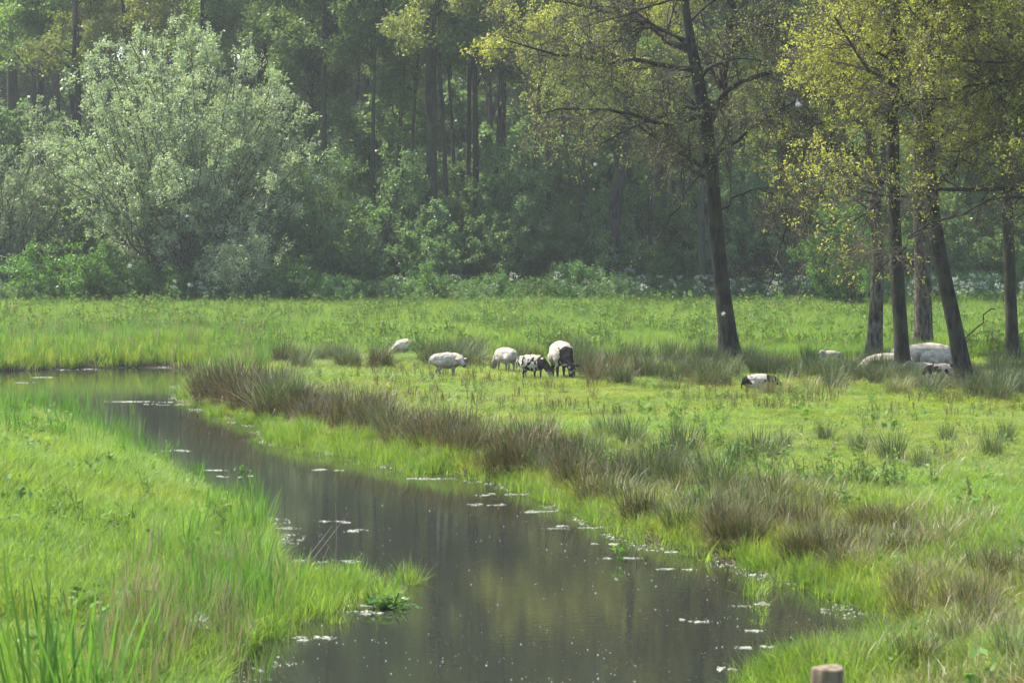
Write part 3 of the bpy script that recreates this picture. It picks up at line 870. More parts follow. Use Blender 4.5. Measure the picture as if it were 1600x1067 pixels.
def tuft(seed, n, rad, lmin, lmax, w, mat, lean=0.5, curl=0.6, segs=2):
    a = Acc(); a.add(*blades(seed, n, rad, lmin, lmax, w, lean, segs, curl))
    return a.mesh('tuft', [M[mat]])
def herb(seed, h, nl, size, mat, stem=3):
    g = np.random.default_rng(seed)
    P = np.zeros((stem, 5, 3)); t = np.linspace(0, 1, 5)
    for i in range(stem):
        a = g.uniform(0, 6.28); o_ = g.uniform(0, 0.08)
        P[i, :, 0] = math.cos(a) * (o_ + t * h * 0.18); P[i, :, 1] = math.sin(a) * (o_ + t * h * 0.18); P[i, :, 2] = t * h * g.uniform(0.7, 1.1)
    a = Acc(); a.add(*tubes(P, np.full((stem, 5), 0.005), 3), 0.3)
    V, f, var = leaf_quads(P, nl, 0.1, 1, size, 0.03, g, 0.5, 0.8)
    a.add(V, f, var)
    return a.mesh('herb', [M[mat]])

def land_points(n, x0, x1, y0, y1, g):
    """random points inside the view wedge, on land"""
    y = g.uniform(y0, y1, n); x = g.uniform(-1, 1, n) * (y * 0.2215 + 0.8)
    d = stream_sd(x, y)
    k = d > 0.02
    return x[k], y[k], d[k]
def shortness(x, y):
    """1 where the sheep keep the sward short (right bank lawn), 0 in tall grass"""
    s = sstep(40, 45, y) * (1 - sstep(60.5, 63.5, y)) * (~is_left(x, y)) * sstep(-7.0, -4.5, x + 0.0 * y)
    s2 = sstep(30, 36, y) * (1 - sstep(44, 46, y)) * sstep(3.0, 5.0, x)
    return np.clip(s + s2, 0, 1)
g = np.random.default_rng(500)
tufts = [tuft(600 + i, 26, 0.11, 0.16, 0.34, 0.0085, 'grass', 0.5, 0.8) for i in range(6)]
c_tuft = protos('grass_source', tufts)
PX, PY, PDS = [], [], []
for (y0, y1, dens) in ((15.5, 26, 95), (26, 38, 75), (38, 50, 60), (50, 63, 50)):
    area = (y1 - y0) * ((y0 + y1) * 0.2215 + 1.6)
    x, y, d = land_points(int(area * dens), 0, 0, y0, y1, g)
    PX.append(x); PY.append(y); PDS.append(d)
x = np.concatenate(PX); y = np.concatenate(PY); d = np.concatenate(PDS)
z = height(x, y)
n = len(x)
sh = shortness(x, y); lf = is_left(x, y)
hs = np.where(lf, 1.3, 1.0) * (1 - 0.74 * sh) * (0.8 + 0.35 * nfield(x, y, 3.0, 3)) * g.uniform(0.7, 1.25, n)
hs = np.clip(hs, 0.16, 1.6)
ws = np.clip(1.0 + 0.012 * (y - 20), 1, 1.6) * g.uniform(0.85, 1.2, n)
scl = np.stack([ws, ws, hs], 1)
rot = np.stack([g.normal(0, 0.12, n), g.normal(0, 0.12, n), g.uniform(0, 6.28, n)], 1)
ti = np.clip(0.30 + 0.75 * nfield(x, y, 5.5, 8) + 0.30 * nfield(x, y, 1.4, 2) + g.normal(0, 0.15, n), 0, 1) * np.where(lf, 0.55, 0.8)
ti = np.where(~lf, np.clip(ti + 0.35 * sstep(2.5, 0.3, d) + 0.22 * sh, 0, 1), ti)
scatter('meadow_grass', np.stack([x, y, z], 1), rot, scl, g.integers(0, 6, n), ti, c_tuft, 'bright green sunlit grass of the near banks and grazed lawn', 'grass')

ftufts = [tuft(620 + i, 26, 0.20, 0.28, 0.52, 0.015, 'far_grass', 0.35, 0.5) for i in range(5)]
c_ft = protos('far_grass_source', ftufts)
y0, y1 = 61.0, 104.0
area = (y1 - y0) * ((y0 + y1) * 0.2215 + 3)
g = np.random.default_rng(501)
y = g.uniform(y0, y1, int(area * 26)); x = g.uniform(-1, 1, len(y)) * (y * 0.2215 + 2)
d = stream_sd(x, y); k = (d > 0.05) & (shortness(x, y) < 0.4) & (np.hypot(x + 2.72, (y - 62.0) * 0.5) > 0.9); x, y, d = x[k], y[k], d[k]
n = len(x); z = height(x, y)
hs = (0.85 + 0.3 * nfield(x, y, 6, 1)) * g.uniform(0.7, 1.3, n)
scl = np.stack([np.full(n, 1.1), np.full(n, 1.1), np.clip(hs, 0.4, 1.6)], 1)
rot = np.stack([g.normal(0, 0.08, n), g.normal(0, 0.08, n), g.uniform(0, 6.28, n)], 1)
ti = np.clip(0.22 + 0.45 * nfield(x, y, 11, 4) + g.normal(0, 0.15, n) + 0.6 * sstep(3.0, 0.2, d), 0, 1) * 0.8
scatter('far_meadow_grass', np.stack([x, y, z], 1), rot, scl, g.integers(0, 5, n), ti, c_ft, 'tall bright grass of the far meadow before the wood', 'grass')

# broad leaved weeds in the grass
hb = [herb(640 + i, 0.34 + 0.05 * i, 40, 0.075, 'herb', 3) for i in range(4)]
c_hb = protos('herb_source', hb)
g = np.random.default_rng(502)
X, Y = [], []
yy = g.uniform(17, 50, 9000); xx = g.uniform(-1, 1, 9000) * (yy * 0.2215 + 0.5)
k = is_left(xx, yy) & (nfield(xx, yy, 3.2, 11) > 0.30) & (g.uniform(0, 1, 9000) < 0.35); X.append(xx[k]); Y.append(yy[k])
yy = g.uniform(30, 60, 6000); xx = g.uniform(-1, 1, 6000) * (yy * 0.2215 + 0.5)
k = (~is_left(xx, yy)) & (nfield(xx, yy, 3.6, 13) > 0.32); X.append(xx[k]); Y.append(yy[k])
yy = g.uniform(62, 98, 9000); xx = g.uniform(-1, 1, 9000) * (yy * 0.2215 + 1)
k = nfield(xx, yy, 6.0, 15) > 0.2; X.append(xx[k]); Y.append(yy[k])
x = np.concatenate(X); y = np.concatenate(Y); d = stream_sd(x, y); k = d > 0.3; x, y = x[k], y[k]
n = len(x); z = height(x, y)
s_ = g.uniform(0.6, 1.2, n) * np.where(shortness(x, y) > 0.5, 0.55, 1.0) * np.where(y > 62, 1.45, 1.0)
scatter('meadow_herbs', np.stack([x, y, z], 1), np.stack([g.normal(0, .1, n), g.normal(0, .1, n), g.uniform(0, 6.28, n)], 1),
        np.repeat(s_[:, None], 3, 1), g.integers(0, 4, n), g.uniform(0, 1, n), c_hb, 'broad leaved weeds mixed into the meadow grass', 'weeds')

# broad dock and plantain leaves low in the near banks
def rosette(seed, n=16):
    g = np.random.default_rng(seed)
    az = g.uniform(0, 6.28, n); P = np.zeros((n, 2, 3)); l = g.uniform(0.05, 0.16, n)
    P[:, 1, 0] = np.cos(az) * l; P[:, 1, 1] = np.sin(az) * l; P[:, 1, 2] = g.uniform(0.05, 0.26, n)
    a = Acc(); a.add(*leaf_quads(P, n * 2, 0.4, 1, 0.085, 0.02, g, 0.5, 1.2))
    return a.mesh('rosette', [M['herb']])
c_ro = protos('dock_source', [rosette(670 + i) for i in range(4)])
g = np.random.default_rng(514)
yy = g.uniform(16, 44, 16000); xx = g.uniform(-1, 1, 16000) * (yy * 0.2215 + 0.5)
k = (stream_sd(xx, yy) > 0.6) & (nfield(xx, yy, 2.2, 21) + g.normal(0, 0.15, 16000) > 0.28) & (g.uniform(0, 1, 16000) < np.where(is_left(xx, yy), 0.14, 0.04))
x, y = xx[k], yy[k]; n = len(x)
scatter('dock_leaves', np.stack([x, y, height(x, y) + 0.06], 1), np.stack([np.zeros(n), np.zeros(n), g.uniform(0, 6.28, n)], 1),
        np.repeat(g.uniform(0.6, 1.4, n)[:, None], 3, 1), g.integers(0, 4, n), g.uniform(0, 0.25, n), c_ro, 'broad dock leaves among the grass of the near banks', 'weeds')

# reddish sorrel stalks on the grazed lawn
so = [herb(660 + i, 0.26, 22, 0.03, 'sorrel', 3) for i in range(3)]
c_so = protos('sorrel_source', so)
g = np.random.default_rng(503)
yy = g.uniform(44, 58, 5200); xx = g.uniform(-1, 1, 5200) * (yy * 0.2215 + 0.5)
k = (shortness(xx, yy) > 0.5) & (nfield(xx, yy, 3.0, 17) > 0.22) & (stream_sd(xx, yy) > 1.5)
x, y = xx[k], yy[k]; n = len(x)
scatter('sorrel_stalks', np.stack([x, y, height(x, y)], 1), np.stack([np.zeros(n), np.zeros(n), g.uniform(0, 6.28, n)], 1),
        np.repeat(g.uniform(0.5, 1.1, n)[:, None], 3, 1), g.integers(0, 3, n), np.zeros(n), c_so, 'rusty brown sorrel stalks in the grazed lawn', 'weeds')

# nettle belt along the wood
ne = [herb(680 + i, 0.95, 110, 0.11, 'nettle', 5) for i in range(4)]
c_ne = protos('nettle_source', ne)
g = np.random.default_rng(504)
yy = g.uniform(95.5, 106, 5200); xx = g.uniform(-1, 1, 5200) * (yy * 0.2215 + 2)
k = yy > 97.8 + 1.3 * nfield(xx, yy, 9, 2) + np.where(xx > 5, 1.5, 0)
x, y = xx[k], yy[k]; n = len(x)
scatter('nettle_belt', np.stack([x, y, height(x, y)], 1), np.stack([np.zeros(n), np.zeros(n), g.uniform(0, 6.28, n)], 1),
        np.repeat(g.uniform(0.6, 1.25, n)[:, None], 3, 1), g.integers(0, 4, n), g.uniform(0, .8, n), c_ne, 'belt of nettles and tall herbs at the foot of the wood', 'nettles')

# cow parsley in flower
def parsley(seed):
    g = np.random.default_rng(seed)
    a = Acc()
    ns = 4
    P = np.zeros((ns, 5, 3)); t = np.linspace(0, 1, 5)
    for i in range(ns):
        az = g.uniform(0, 6.28)
        P[i, :, 0] = math.cos(az) * t * 0.3; P[i, :, 1] = math.sin(az) * t * 0.3; P[i, :, 2] = t * g.uniform(0.75, 1.2)
    a.add(*tubes(P, np.full((ns, 5), 0.006), 3), 0.3)
    a.add(*leaf_quads(P, 60, 0.05, 0.8, 0.10, 0.06, g, 0.5, 0.7))
    for i in range(ns):
        m = 14
        c = P[i, -1] + np.stack([g.normal(0, 0.05, m), g.normal(0, 0.05, m), g.normal(0, 0.03, m)], 1)
        ax = nrm(g.normal(size=(m, 3))); sd = nrm(np.cross(ax, g.normal(size=(m, 3))))
        V = np.stack([c - ax * .022, c + sd * .022, c + ax * .022, c - sd * .022], 1).reshape(-1, 3)
        a.add(V, np.arange(4 * m).reshape(-1, 4), 0.2, 1)
    return a.mesh('parsley', [M['nettle'], M['flower']])
c_pa = protos('parsley_source', [parsley(700 + i) for i in range(4)])
g = np.random.default_rng(505)
pts = []
for (xa, xb, ya, yb, cnt) in ((990, 1260, 93, 103, 42), (860, 1010, 97, 101, 25), (1420, 1640, 90, 102, 45), (280, 420, 95, 97, 10), (540, 860, 97, 100, 6)):
    for _ in range(cnt):
        D = g.uniform(ya, yb); pts.append(((g.uniform(xa, xb) - 800) / F * D, D))
pts = np.array(pts); n = len(pts)
scatter('cow_parsley', np.stack([pts[:, 0], pts[:, 1], height(pts[:, 0], pts[:, 1])], 1), np.stack([np.zeros(n), np.zeros(n), g.uniform(0, 6.28, n)], 1),
        np.repeat(g.uniform(0.7, 1.2, n)[:, None], 3, 1), g.integers(0, 4, n), np.zeros(n), c_pa, 'white flowering cow parsley along the foot of the wood', 'cow parsley')

# ---- rush tussocks, each a thing
def tussock(seed, n, rad, lmin, lmax, w, mat, lean, collapse=0.0, brown=0.5, curl=0.5):
    g = np.random.default_rng(seed)
    a = Acc()
    V, f, var = blades(seed, n, rad, lmin, lmax, w, lean, 3, curl)
    a.add(V, f, np.where(var < brown, 0.22 + 0.5 * (var / max(brown, .01)) ** 2, 0.25 * (var - brown)))
    if collapse > 0:
        m = int(n * collapse)
        V, f, var = blades(seed + 1, m, rad * 1.3, lmin * 0.8, lmax, w * 0.9, 1.15, 3, 0.9)
        V[:, 2] = np.maximum(V[:, 2], 0.0) + 0.04
        a.add(V, f, 0.30 + 0.6 * var)
    return a.mesh('tussock', [M[mat]])
TUS = {'brown': [tussock(800 + i, 190, 0.27, 0.3, 0.9, 0.011, 'rush_brown', 0.46, 0.55, 0.6, 0.5) for i in range(4)],
       'green': [tussock(820 + i, 190, 0.24, 0.35, 0.9, 0.011, 'rush', 0.38, 0.25, 0.25, 0.4) for i in range(4)],
       'mixed': [tussock(840 + i, 180, 0.26, 0.3, 0.85, 0.011, 'rush', 0.5, 0.6, 0.45, 0.6) for i in range(3)],
       'straw': [tussock(860 + i, 110, 0.28, 0.3, 0.7, 0.009, 'straw', 0.7, 0.6, 0.7) for i in range(4)]}
def put_tussock(px, py, kind, s, label, group, g):
    q = ground(px, py)
    if stream_sd(np.array([q.x]), np.array([q.y]))[0] < 0.1:
        return
    me = TUS[kind][int(g.integers(0, len(TUS[kind])))]
    o = obj('rush_tussock' if kind != 'straw' else 'straw_tussock', me, None, (q.x, q.y, q.z - 0.02))
    o.rotation_euler = (g.normal(0, 0.06), g.normal(0, 0.06), g.uniform(0, 6.28))
    o.scale = (s, s, s * g.uniform(0.9, 1.1))
    tag(o, label, 'rushes' if kind != 'straw' else 'dry grass', group)
g = np.random.default_rng(506)
belt = [(330, 612, 640), (390, 618, 652), (450, 625, 655), (510, 640, 668), (570, 650, 682), (630, 668, 696), (690, 685, 712), (750, 695, 738),
        (810, 705, 750), (870, 718, 772), (930, 728, 795), (990, 738, 815), (1050, 748, 838), (1110, 770, 855)]
for i, (px, a, b) in enumerate(belt):
    for _ in range(9 if px < 1000 else 6):
        kind = 'brown' if g.uniform() < (0.72 if px < 900 else 0.45) else ('green' if g.uniform() < .6 else 'mixed')
        put_tussock(px + g.uniform(-34, 34), g.uniform(a, b), kind, g.uniform(0.5, 1.15) * (1.3 if px < 470 else (0.95 if px < 900 else 0.82)),
                    'brownish rush tussock in the dense belt along the far stream bank', 'rush belt along the stream', g)
def patch(x0, x1, y0, y1, cnt, kinds, smin, smax, label, group):
    for _ in range(cnt):
        put_tussock(g.uniform(x0, x1), g.uniform(y0, y1), kinds[int(g.integers(0, len(kinds)))], g.uniform(smin, smax), label, group, g)
patch(650, 775, 558, 574, 15, ['green', 'green', 'mixed'], 0.75, 1.0, 'dark green rush tussock behind the standing white lamb', 'rushes behind the white lamb')
patch(530, 605, 562, 575, 5, ['green'], 0.5, 0.8, 'small rush tussock left of the standing white lamb', 'rushes left of the white lamb')
patch(395, 600, 560, 575, 16, ['green', 'mixed', 'brown'], 0.6, 0.9, 'rush tussock behind the brown belt at the stream bend', 'rushes at the stream bend')
patch(905, 1150, 562, 604, 34, ['green', 'mixed', 'brown', 'green'], 0.7, 1.0, 'shaded rush tussock between the piebald ewe and the dark oak', 'rushes right of the piebald ewe')
patch(790, 905, 556, 566, 11, ['green', 'mixed'], 0.6, 0.85, 'rush tussock behind the two piebald sheep', 'rushes behind the piebald sheep')
patch(1165, 1400, 562, 600, 30, ['green', 'mixed', 'green'], 0.6, 0.9, 'shaded rush tussock under the right hand oaks', 'rushes under the oaks')
patch(1215, 1480, 600, 618, 14, ['straw', 'mixed', 'straw'], 0.6, 0.9, 'tawny tussock along the front of the oak shade', 'tawny tussocks before the oaks')
patch(1345, 1440, 592, 606, 10, ['green', 'mixed', 'green'], 0.5, 0.7, 'dark rush tussock in front of the resting white ewe', 'rushes before the resting ewes')
patch(1442, 1500, 603, 612, 9, ['straw', 'mixed', 'green'], 0.42, 0.58, 'tussock hiding the belly of the patched sheep by the leaning trunk', 'tussocks before the patched sheep')
patch(1165, 1215, 613, 619, 6, ['straw', 'straw', 'mixed'], 0.35, 0.5, 'straw tussock in front of the lying patched lamb', 'straw tussocks before the patched lamb')
patch(1515, 1600, 575, 645, 14, ['green', 'mixed', 'brown'], 0.6, 0.95, 'rush tussock right of the leaning oak trunk', 'rushes at the right edge')
for px, py, s in ((1395, 722, 0.75), (1342, 708, 0.55), (1185, 722, 0.85), (1160, 735, 0.7), (1068, 718, 0.9), (1045, 735, 0.8), (1480, 692, 0.5), (1550, 712, 0.6), (1440, 735, 0.5), (1290, 690, 0.5), (950, 690, 0.7), (985, 700, 0.8), (1225, 705, 0.5), (1570, 690, 0.5)):
    put_tussock(px, py, 'green', s, 'lone dark green rush tussock in the sunny lawn', 'rush tussocks dotted over the lawn', g)
patch(1120, 1300, 780, 885, 36, ['brown', 'mixed', 'straw', 'brown'], 0.42, 0.72, 'dry straw and rush tussock on the near right bank slope', 'dry tussocks on the near right bank')
patch(1230, 1430, 830, 965, 34, ['brown', 'mixed', 'straw', 'brown'], 0.4, 0.65, 'dry straw and rush tussock on the near right bank slope', 'dry tussocks on the near right bank')
patch(1400, 1600, 900, 1060, 24, ['straw', 'brown', 'mixed'], 0.4, 0.62, 'straw tussock in the lower right corner', 'straw tussocks in the lower right corner')

# fresh sedge along the water line and standing in the shallows (uncountable)
ed = [tuft(720 + i, 22, 0.10, 0.16, 0.36, 0.010, 'grass', 0.55, 0.7) for i in range(4)]
c_ed = protos('sedge_source', ed)
g = np.random.default_rng(507)
x, y = [], []
def px_pts(poly, cnt):
    for _ in range(cnt):
        i = g.integers(0, len(poly)); (px, py, sx, sy) = poly[i]
        a, b = at(px + g.normal(0, sx), py + g.normal(0, sy)); x.append(a); y.append(b)
px_pts([(430, 905, 25, 16), (465, 920, 28, 14), (510, 920, 26, 9), (550, 912, 18, 7), (440, 955, 20, 14), (480, 950, 20, 10), (420, 985, 18, 12)], 380)
px_pts([(600, 925, 12, 10), (612, 940, 16, 6)], 14)
px_pts([(1230, 1072, 25, 6), (1290, 1070, 35, 8), (1350, 1070, 35, 8), (1250, 1095, 35, 12), (1400, 1080, 25, 10), (1320, 1098, 50, 10)], 460)
px_pts([(1190, 935, 18, 8), (1200, 970, 14, 6)], 9)
px_pts([(460, 690, 25, 5), (540, 705, 30, 4), (620, 722, 35, 4), (690, 735, 30, 3)], 420)
px_pts([(600, 935, 22, 12), (540, 950, 25, 10), (640, 910, 10, 5)], 26)
xx = g.uniform(-12, 6, 60000); yy = g.uniform(19, 60, 60000); d = stream_sd(xx, yy)
k = (d > -0.28) & (d < 0.12) & (nfield(xx, yy, 1.5, 12) + g.normal(0, 0.25, 60000) > -0.05) & (~is_left(xx, yy)); x = x + list(xx[k][:1500]); y = y + list(yy[k][:1500])
x = np.array(x); y = np.array(y); n = len(x); z = np.maximum(height(x, y), -0.04)
s_ = g.uniform(0.6, 1.2, n)
scatter('shore_sedge', np.stack([x, y, z], 1), np.stack([g.normal(0, .15, n), g.normal(0, .15, n), g.uniform(0, 6.28, n)], 1),
        np.stack([s_, s_, s_ * 1.1], 1), g.integers(0, 4, n), g.uniform(0, .35, n), c_ed, 'fresh green sedge standing in the shallows along both banks', 'sedge')

# withered grass along the right bank
dg_ = [tuft(760 + i, 22, 0.14, 0.22, 0.5, 0.008, 'straw', 0.7, 0.9, 3) for i in range(4)]
c_dg = protos('dry_grass_source', dg_)
g = np.random.default_rng(512)
yy = g.uniform(17, 52, 60000); xx = g.uniform(-1, 1, 60000) * (yy * 0.2215 + 0.5)
k = ~is_left(xx, yy); xx, yy = xx[k], yy[k]; d = stream_sd(xx, yy)
pr_ = 0.24 * sstep(0.15, 0.5, d) * (1 - sstep(1.6, 3.4, d)) * (1 - 0.7 * sstep(36, 46, yy)) + 0.02 * (d > 0) * (1 - sstep(36, 44, yy))
pr_ = pr_ * np.clip(0.6 + 1.2 * nfield(xx, yy, 2.4, 19), 0, 1.3)
k = g.uniform(0, 1, len(xx)) < pr_
x, y = xx[k], yy[k]; n = len(x)
s_ = g.uniform(0.6, 1.15, n)
scatter('withered_grass', np.stack([x, y, height(x, y)], 1), np.stack([g.normal(0, .2, n), g.normal(0, .2, n), g.uniform(0, 6.28, n)], 1),
        np.repeat(s_[:, None], 3, 1), g.integers(0, 4, n), np.zeros(n), c_dg, 'withered straw coloured grass on the right stream bank', 'dry grass')

# reeds and yellowing stalks on the near left bank
rd_ = [tuft(740 + i, 12, 0.12, 0.45, 0.85, 0.012, 'straw', 0.2, 0.2, 3) for i in range(3)] + [tuft(745 + i, 12, 0.10, 0.4, 0.8, 0.016, 'iris', 0.22, 0.25, 3) for i in range(3)]
c_rd = protos('reed_source', rd_)
g = np.random.default_rng(508)
x, y, ix = [], [], []
for (px, py, sx, sy, cnt, lo, hi) in ((250, 1020, 60, 40, 90, 0, 4), (340, 960, 50, 40, 70, 0, 6), (300, 900, 50, 40, 24, 3, 6), (390, 930, 25, 40, 36, 2, 6),
                                      (345, 800, 20, 14, 16, 3, 6), (390, 830, 18, 16, 22, 3, 6), (205, 716, 26, 12, 34, 3, 6), (70, 648, 50, 9, 80, 3, 6), (150, 690, 30, 10, 34, 3, 6), (30, 680, 40, 12, 40, 3, 6), (290, 762, 18, 10, 12, 3, 6)):
    for _ in range(cnt):
        q = ground(px + g.normal(0, sx), py + g.normal(0, sy)); x.append(q.x); y.append(q.y); ix.append(g.integers(lo, hi))
x = np.array(x); y = np.array(y); n = len(x)
s_ = g.uniform(0.5, 0.95, n)
scatter('bank_reeds', np.stack([x, y, height(x, y)], 1), np.stack([g.normal(0, .08, n), g.normal(0, .08, n), g.uniform(0, 6.28, n)], 1),
        np.repeat(s_[:, None], 3, 1), np.array(ix), np.zeros(n), c_rd, 'upright green and yellowing reeds on the near left bank', 'reeds')

# reed wall on the far bank at upper left
g = np.random.default_rng(509)
xx = g.uniform(-16.5, -6.0, 1700); yy = g.uniform(59, 76, 1700)
d = stream_sd(xx, yy); k = (d > 0.05) & (~is_left(xx, yy)); x, y = xx[k], yy[k]; n = len(x)
s_ = g.uniform(0.6, 1.0, n)
scatter('far_bank_reeds', np.stack([x, y, height(x, y)], 1), np.stack([g.normal(0, .06, n), g.normal(0, .06, n), g.uniform(0, 6.28, n)], 1),
        np.repeat(s_[:, None], 3, 1), g.choice([0, 3, 4, 5], n), np.zeros(n), c_rd, 'yellow green young reeds behind the far bend of the stream', 'reeds')

# flag iris clumps, bottom left
def iris(seed, n, h, rad=0.2):
    a = Acc(); a.add(*blades(seed, n, rad, h * 0.55, h, 0.026, 0.24, 4, 0.3))
    return a.mesh('iris', [M['iris']])
for k, (px, py, nb, h, lab) in enumerate(((60, 1104, 36, 1.5, 'clump of broad sword shaped flag leaves in the bottom left corner'),
                                       (140, 1108, 32, 1.4, 'second flag leaf clump, right beside the corner clump'),
                                       (375, 835, 16, 0.55, 'small flag leaf clump at the left bank where the stream narrows'),
                                       (455, 930, 14, 0.65, 'flag leaf clump among the sedge in the left shallows'))):
    if py > 1067:
        xx, yy = at(px, py, 0.6); q = Vector((xx, yy, H(xx, yy)))
    else:
        q = ground(px, py)
    tag(obj('flag_iris', iris(900 + k, nb, h), None, q - Vector((0, 0, 0.03))), lab, 'iris')

# ================================================================== ON THE WATER
def blob_outline(g, lx, ly, n=18):
    a = np.linspace(0, 6.283, n, endpoint=False)
    r = 1 + 0.28 * np.sin(3 * a + g.uniform(0, 6)) + 0.2 * np.sin(5 * a + g.uniform(0, 6)) + g.normal(0, 0.12, n)
    return np.stack([np.cos(a) * lx * r, np.sin(a) * ly * r], 1)
def scum_mesh(seed, lx, ly):
    """ragged raft of floating fluff and weed crumbs"""
    g = np.random.default_rng(seed)
    a = Acc()
    m = int(40 + 130 * lx)
    nc = 3 + int(lx * 5)
    cc = g.uniform(-1, 1, nc); cw_ = g.uniform(0.05, 0.30, nc); cy_ = g.normal(0, ly * 0.9, nc)
    pick = g.integers(0, nc, m)
    u = cc[pick] + g.normal(0, 1, m) * cw_[pick]
    c = np.stack([u * lx, cy_[pick] + g.normal(0, ly * 0.45, m), np.full(m, 0.004)], 1)
    rx = (0.005 + 0.032 * g.uniform(0, 1, m) ** 2.5)[:, None]; ry = (0.004 + 0.02 * g.uniform(0, 1, m) ** 2)[:, None]; rz_ = g.uniform(0.002, 0.010, m)[:, None]
    X, Y_, Z = np.array([1.0, 0, 0]), np.array([0, 1.0, 0]), np.array([0, 0, 1.0])
    t0 = c + rz_ * Z
    V = np.stack([c + rx * X, c + ry * Y_ + rx * 0.3 * X, c - rx * X, c - ry * Y_, t0], 1).reshape(-1, 3)
    b = np.arange(m) * 5
    F_ = np.concatenate([np.stack([b + i, b + (i + 1) % 4, b + 4, b + 4], 1) for i in range(4)])
    a.v.append(V); a.n += len(V)
    a.f.append(F_[:, :3]); a.a.append(np.repeat(g.uniform(0, 1, m), 5)); a.m.append(np.zeros(len(F_)))
    return a
scum = [  # photograph x, y, half length px
    (280, 704, 42, 'beside the left bank near the sprig'), (370, 745, 32, ''), (510, 734, 42, ''), (340, 735, 26, ''), (690, 748, 44, ''), (785, 772, 40, ''),
    (850, 800, 45, ''), (905, 824, 50, ''), (760, 788, 30, ''), (570, 830, 22, ''), (500, 876, 60, ''), (590, 958, 40, ''), (620, 935, 26, ''), (570, 945, 34, ''),
    (470, 998, 46, ''), (400, 1045, 24, ''), (210, 628, 70, ''), (270, 632, 50, ''), (60, 590, 26, ''), (40, 598, 20, ''), (290, 604, 24, ''), (1060, 862, 22, ''),
    (975, 872, 26, ''), (1170, 945, 34, ''), (1190, 985, 30, ''), (1185, 1010, 34, ''), (1140, 1045, 26, ''), (1090, 970, 28, ''), (990, 800, 24, ''), (945, 850, 20, ''),
    (1060, 890, 28, ''), (390, 656, 40, ''), (520, 815, 24, ''), (430, 826, 30, ''), (200, 574, 80, ''), (90, 577, 70, ''), (280, 573, 50, '')]
for k, (px, py, hl, w_) in enumerate(scum):
    a, b = at(px, py, 0.0)
    lx = hl * b / F * 0.9
    me = scum_mesh(1000 + k, lx, 0.05 + 0.10 * lx * random.uniform(0.5, 1.2)).mesh('scum', [M['scum']])
    o = obj('floating_scum', me, None, (a, b, 0.0)); o.rotation_euler.z = random.uniform(-0.12, 0.12)
    if py < 700: lab, gp = 'pale floating scum streak on the far bend of the stream', 'scum streaks on the far bend'
    elif px < 640: lab, gp = 'pale floating scum streak along the left side of the stream', 'scum streaks along the left side'
    else: lab, gp = 'pale floating scum streak along the right side of the stream', 'scum streaks along the right side'
    tag(o, lab, 'scum', gp)
# drifting white willow fluff
g = np.random.default_rng(510)
a = Acc()
px = g.uniform(120, 1330, 5200); py = 600 + 470 * g.uniform(0, 1, 5200) ** 0.9
keep = nfield(px / 100, py / 40, 1.6, 6) + g.uniform(-0.9, 0.6, 5200) > 0.12
pts = np.array([at(p_, q_) for p_, q_ in zip(px[keep], py[keep])])
sd_ = stream_sd(pts[:, 0], pts[:, 1]); pts = pts[sd_ < -0.1]
m = len(pts)
c = np.c_[pts, np.full(m, 0.002)]
r_ = (0.003 + 0.008 * g.uniform(0, 1, m) ** 4)[:, None]
ang = np.arange(4) * math.pi / 2
V = [c + r_ * np.array([math.cos(t), math.sin(t), 0]) for t in ang] + [c + r_ * np.array([0.6 * math.cos(t), 0.6 * math.sin(t), 0.9]) for t in ang]
V = np.stack(V, 1)
b = (np.arange(m) * 8)[:, None]
ff = np.concatenate([np.stack([b[:, 0] + i, b[:, 0] + (i + 1) % 4, b[:, 0] + 4 + (i + 1) % 4, b[:, 0] + 4 + i], 1) for i in range(4)] + [np.stack([b[:, 0] + 4, b[:, 0] + 5, b[:, 0] + 6, b[:, 0] + 7], 1)])
a.add(V.reshape(-1, 3), ff, np.repeat(g.uniform(0, 1, m), 8))
tag(obj('floating_fluff', a.mesh('floating_fluff', [M['fluff']])), 'white willow fluff specks drifting on the dark water', 'fluff', None, 'stuff')
# pale froth and crumbs washed against the shore
g = np.random.default_rng(513)
xx = g.uniform(-14, 6, 260000); yy = g.uniform(18, 64, 260000)
d = stream_sd(xx, yy); k = (d < 0.0) & (d > -0.45 - 0.25 * nfield(xx, yy, 1.7, 7)) & (nfield(xx, yy, 2.1, 9) + 0.6 * nfield(xx, yy, 0.6, 1) > 0.12) & (np.abs(xx) < yy * 0.225)
xx, yy = xx[k][:9000], yy[k][:9000]; m = len(xx)
c = np.stack([xx, yy, np.full(m, 0.003)], 1)
rx = (0.004 + 0.018 * g.uniform(0, 1, m) ** 3)[:, None]; ry = rx * g.uniform(0.4, 0.9, m)[:, None]; rz_ = g.uniform(0.003, 0.012, m)[:, None]
V = np.stack([c + rx * np.array([1, 0, 0]), c + ry * np.array([0, 1.0, 0]), c - rx * np.array([1, 0, 0]), c - ry * np.array([0, 1.0, 0]), c + rz_ * np.array([0, 0, 1.0])], 1).reshape(-1, 3)
b = np.arange(m) * 5
F_ = np.concatenate([np.stack([b + i, b + (i + 1) % 4, b + 4], 1) for i in range(4)])
tag(obj('shore_froth', build_mesh('shore_froth', V, F_, np.repeat(g.uniform(0, 1, m), 5), [M['scum']])), 'pale froth and plant crumbs washed along the stream shore', 'froth', None, 'stuff')
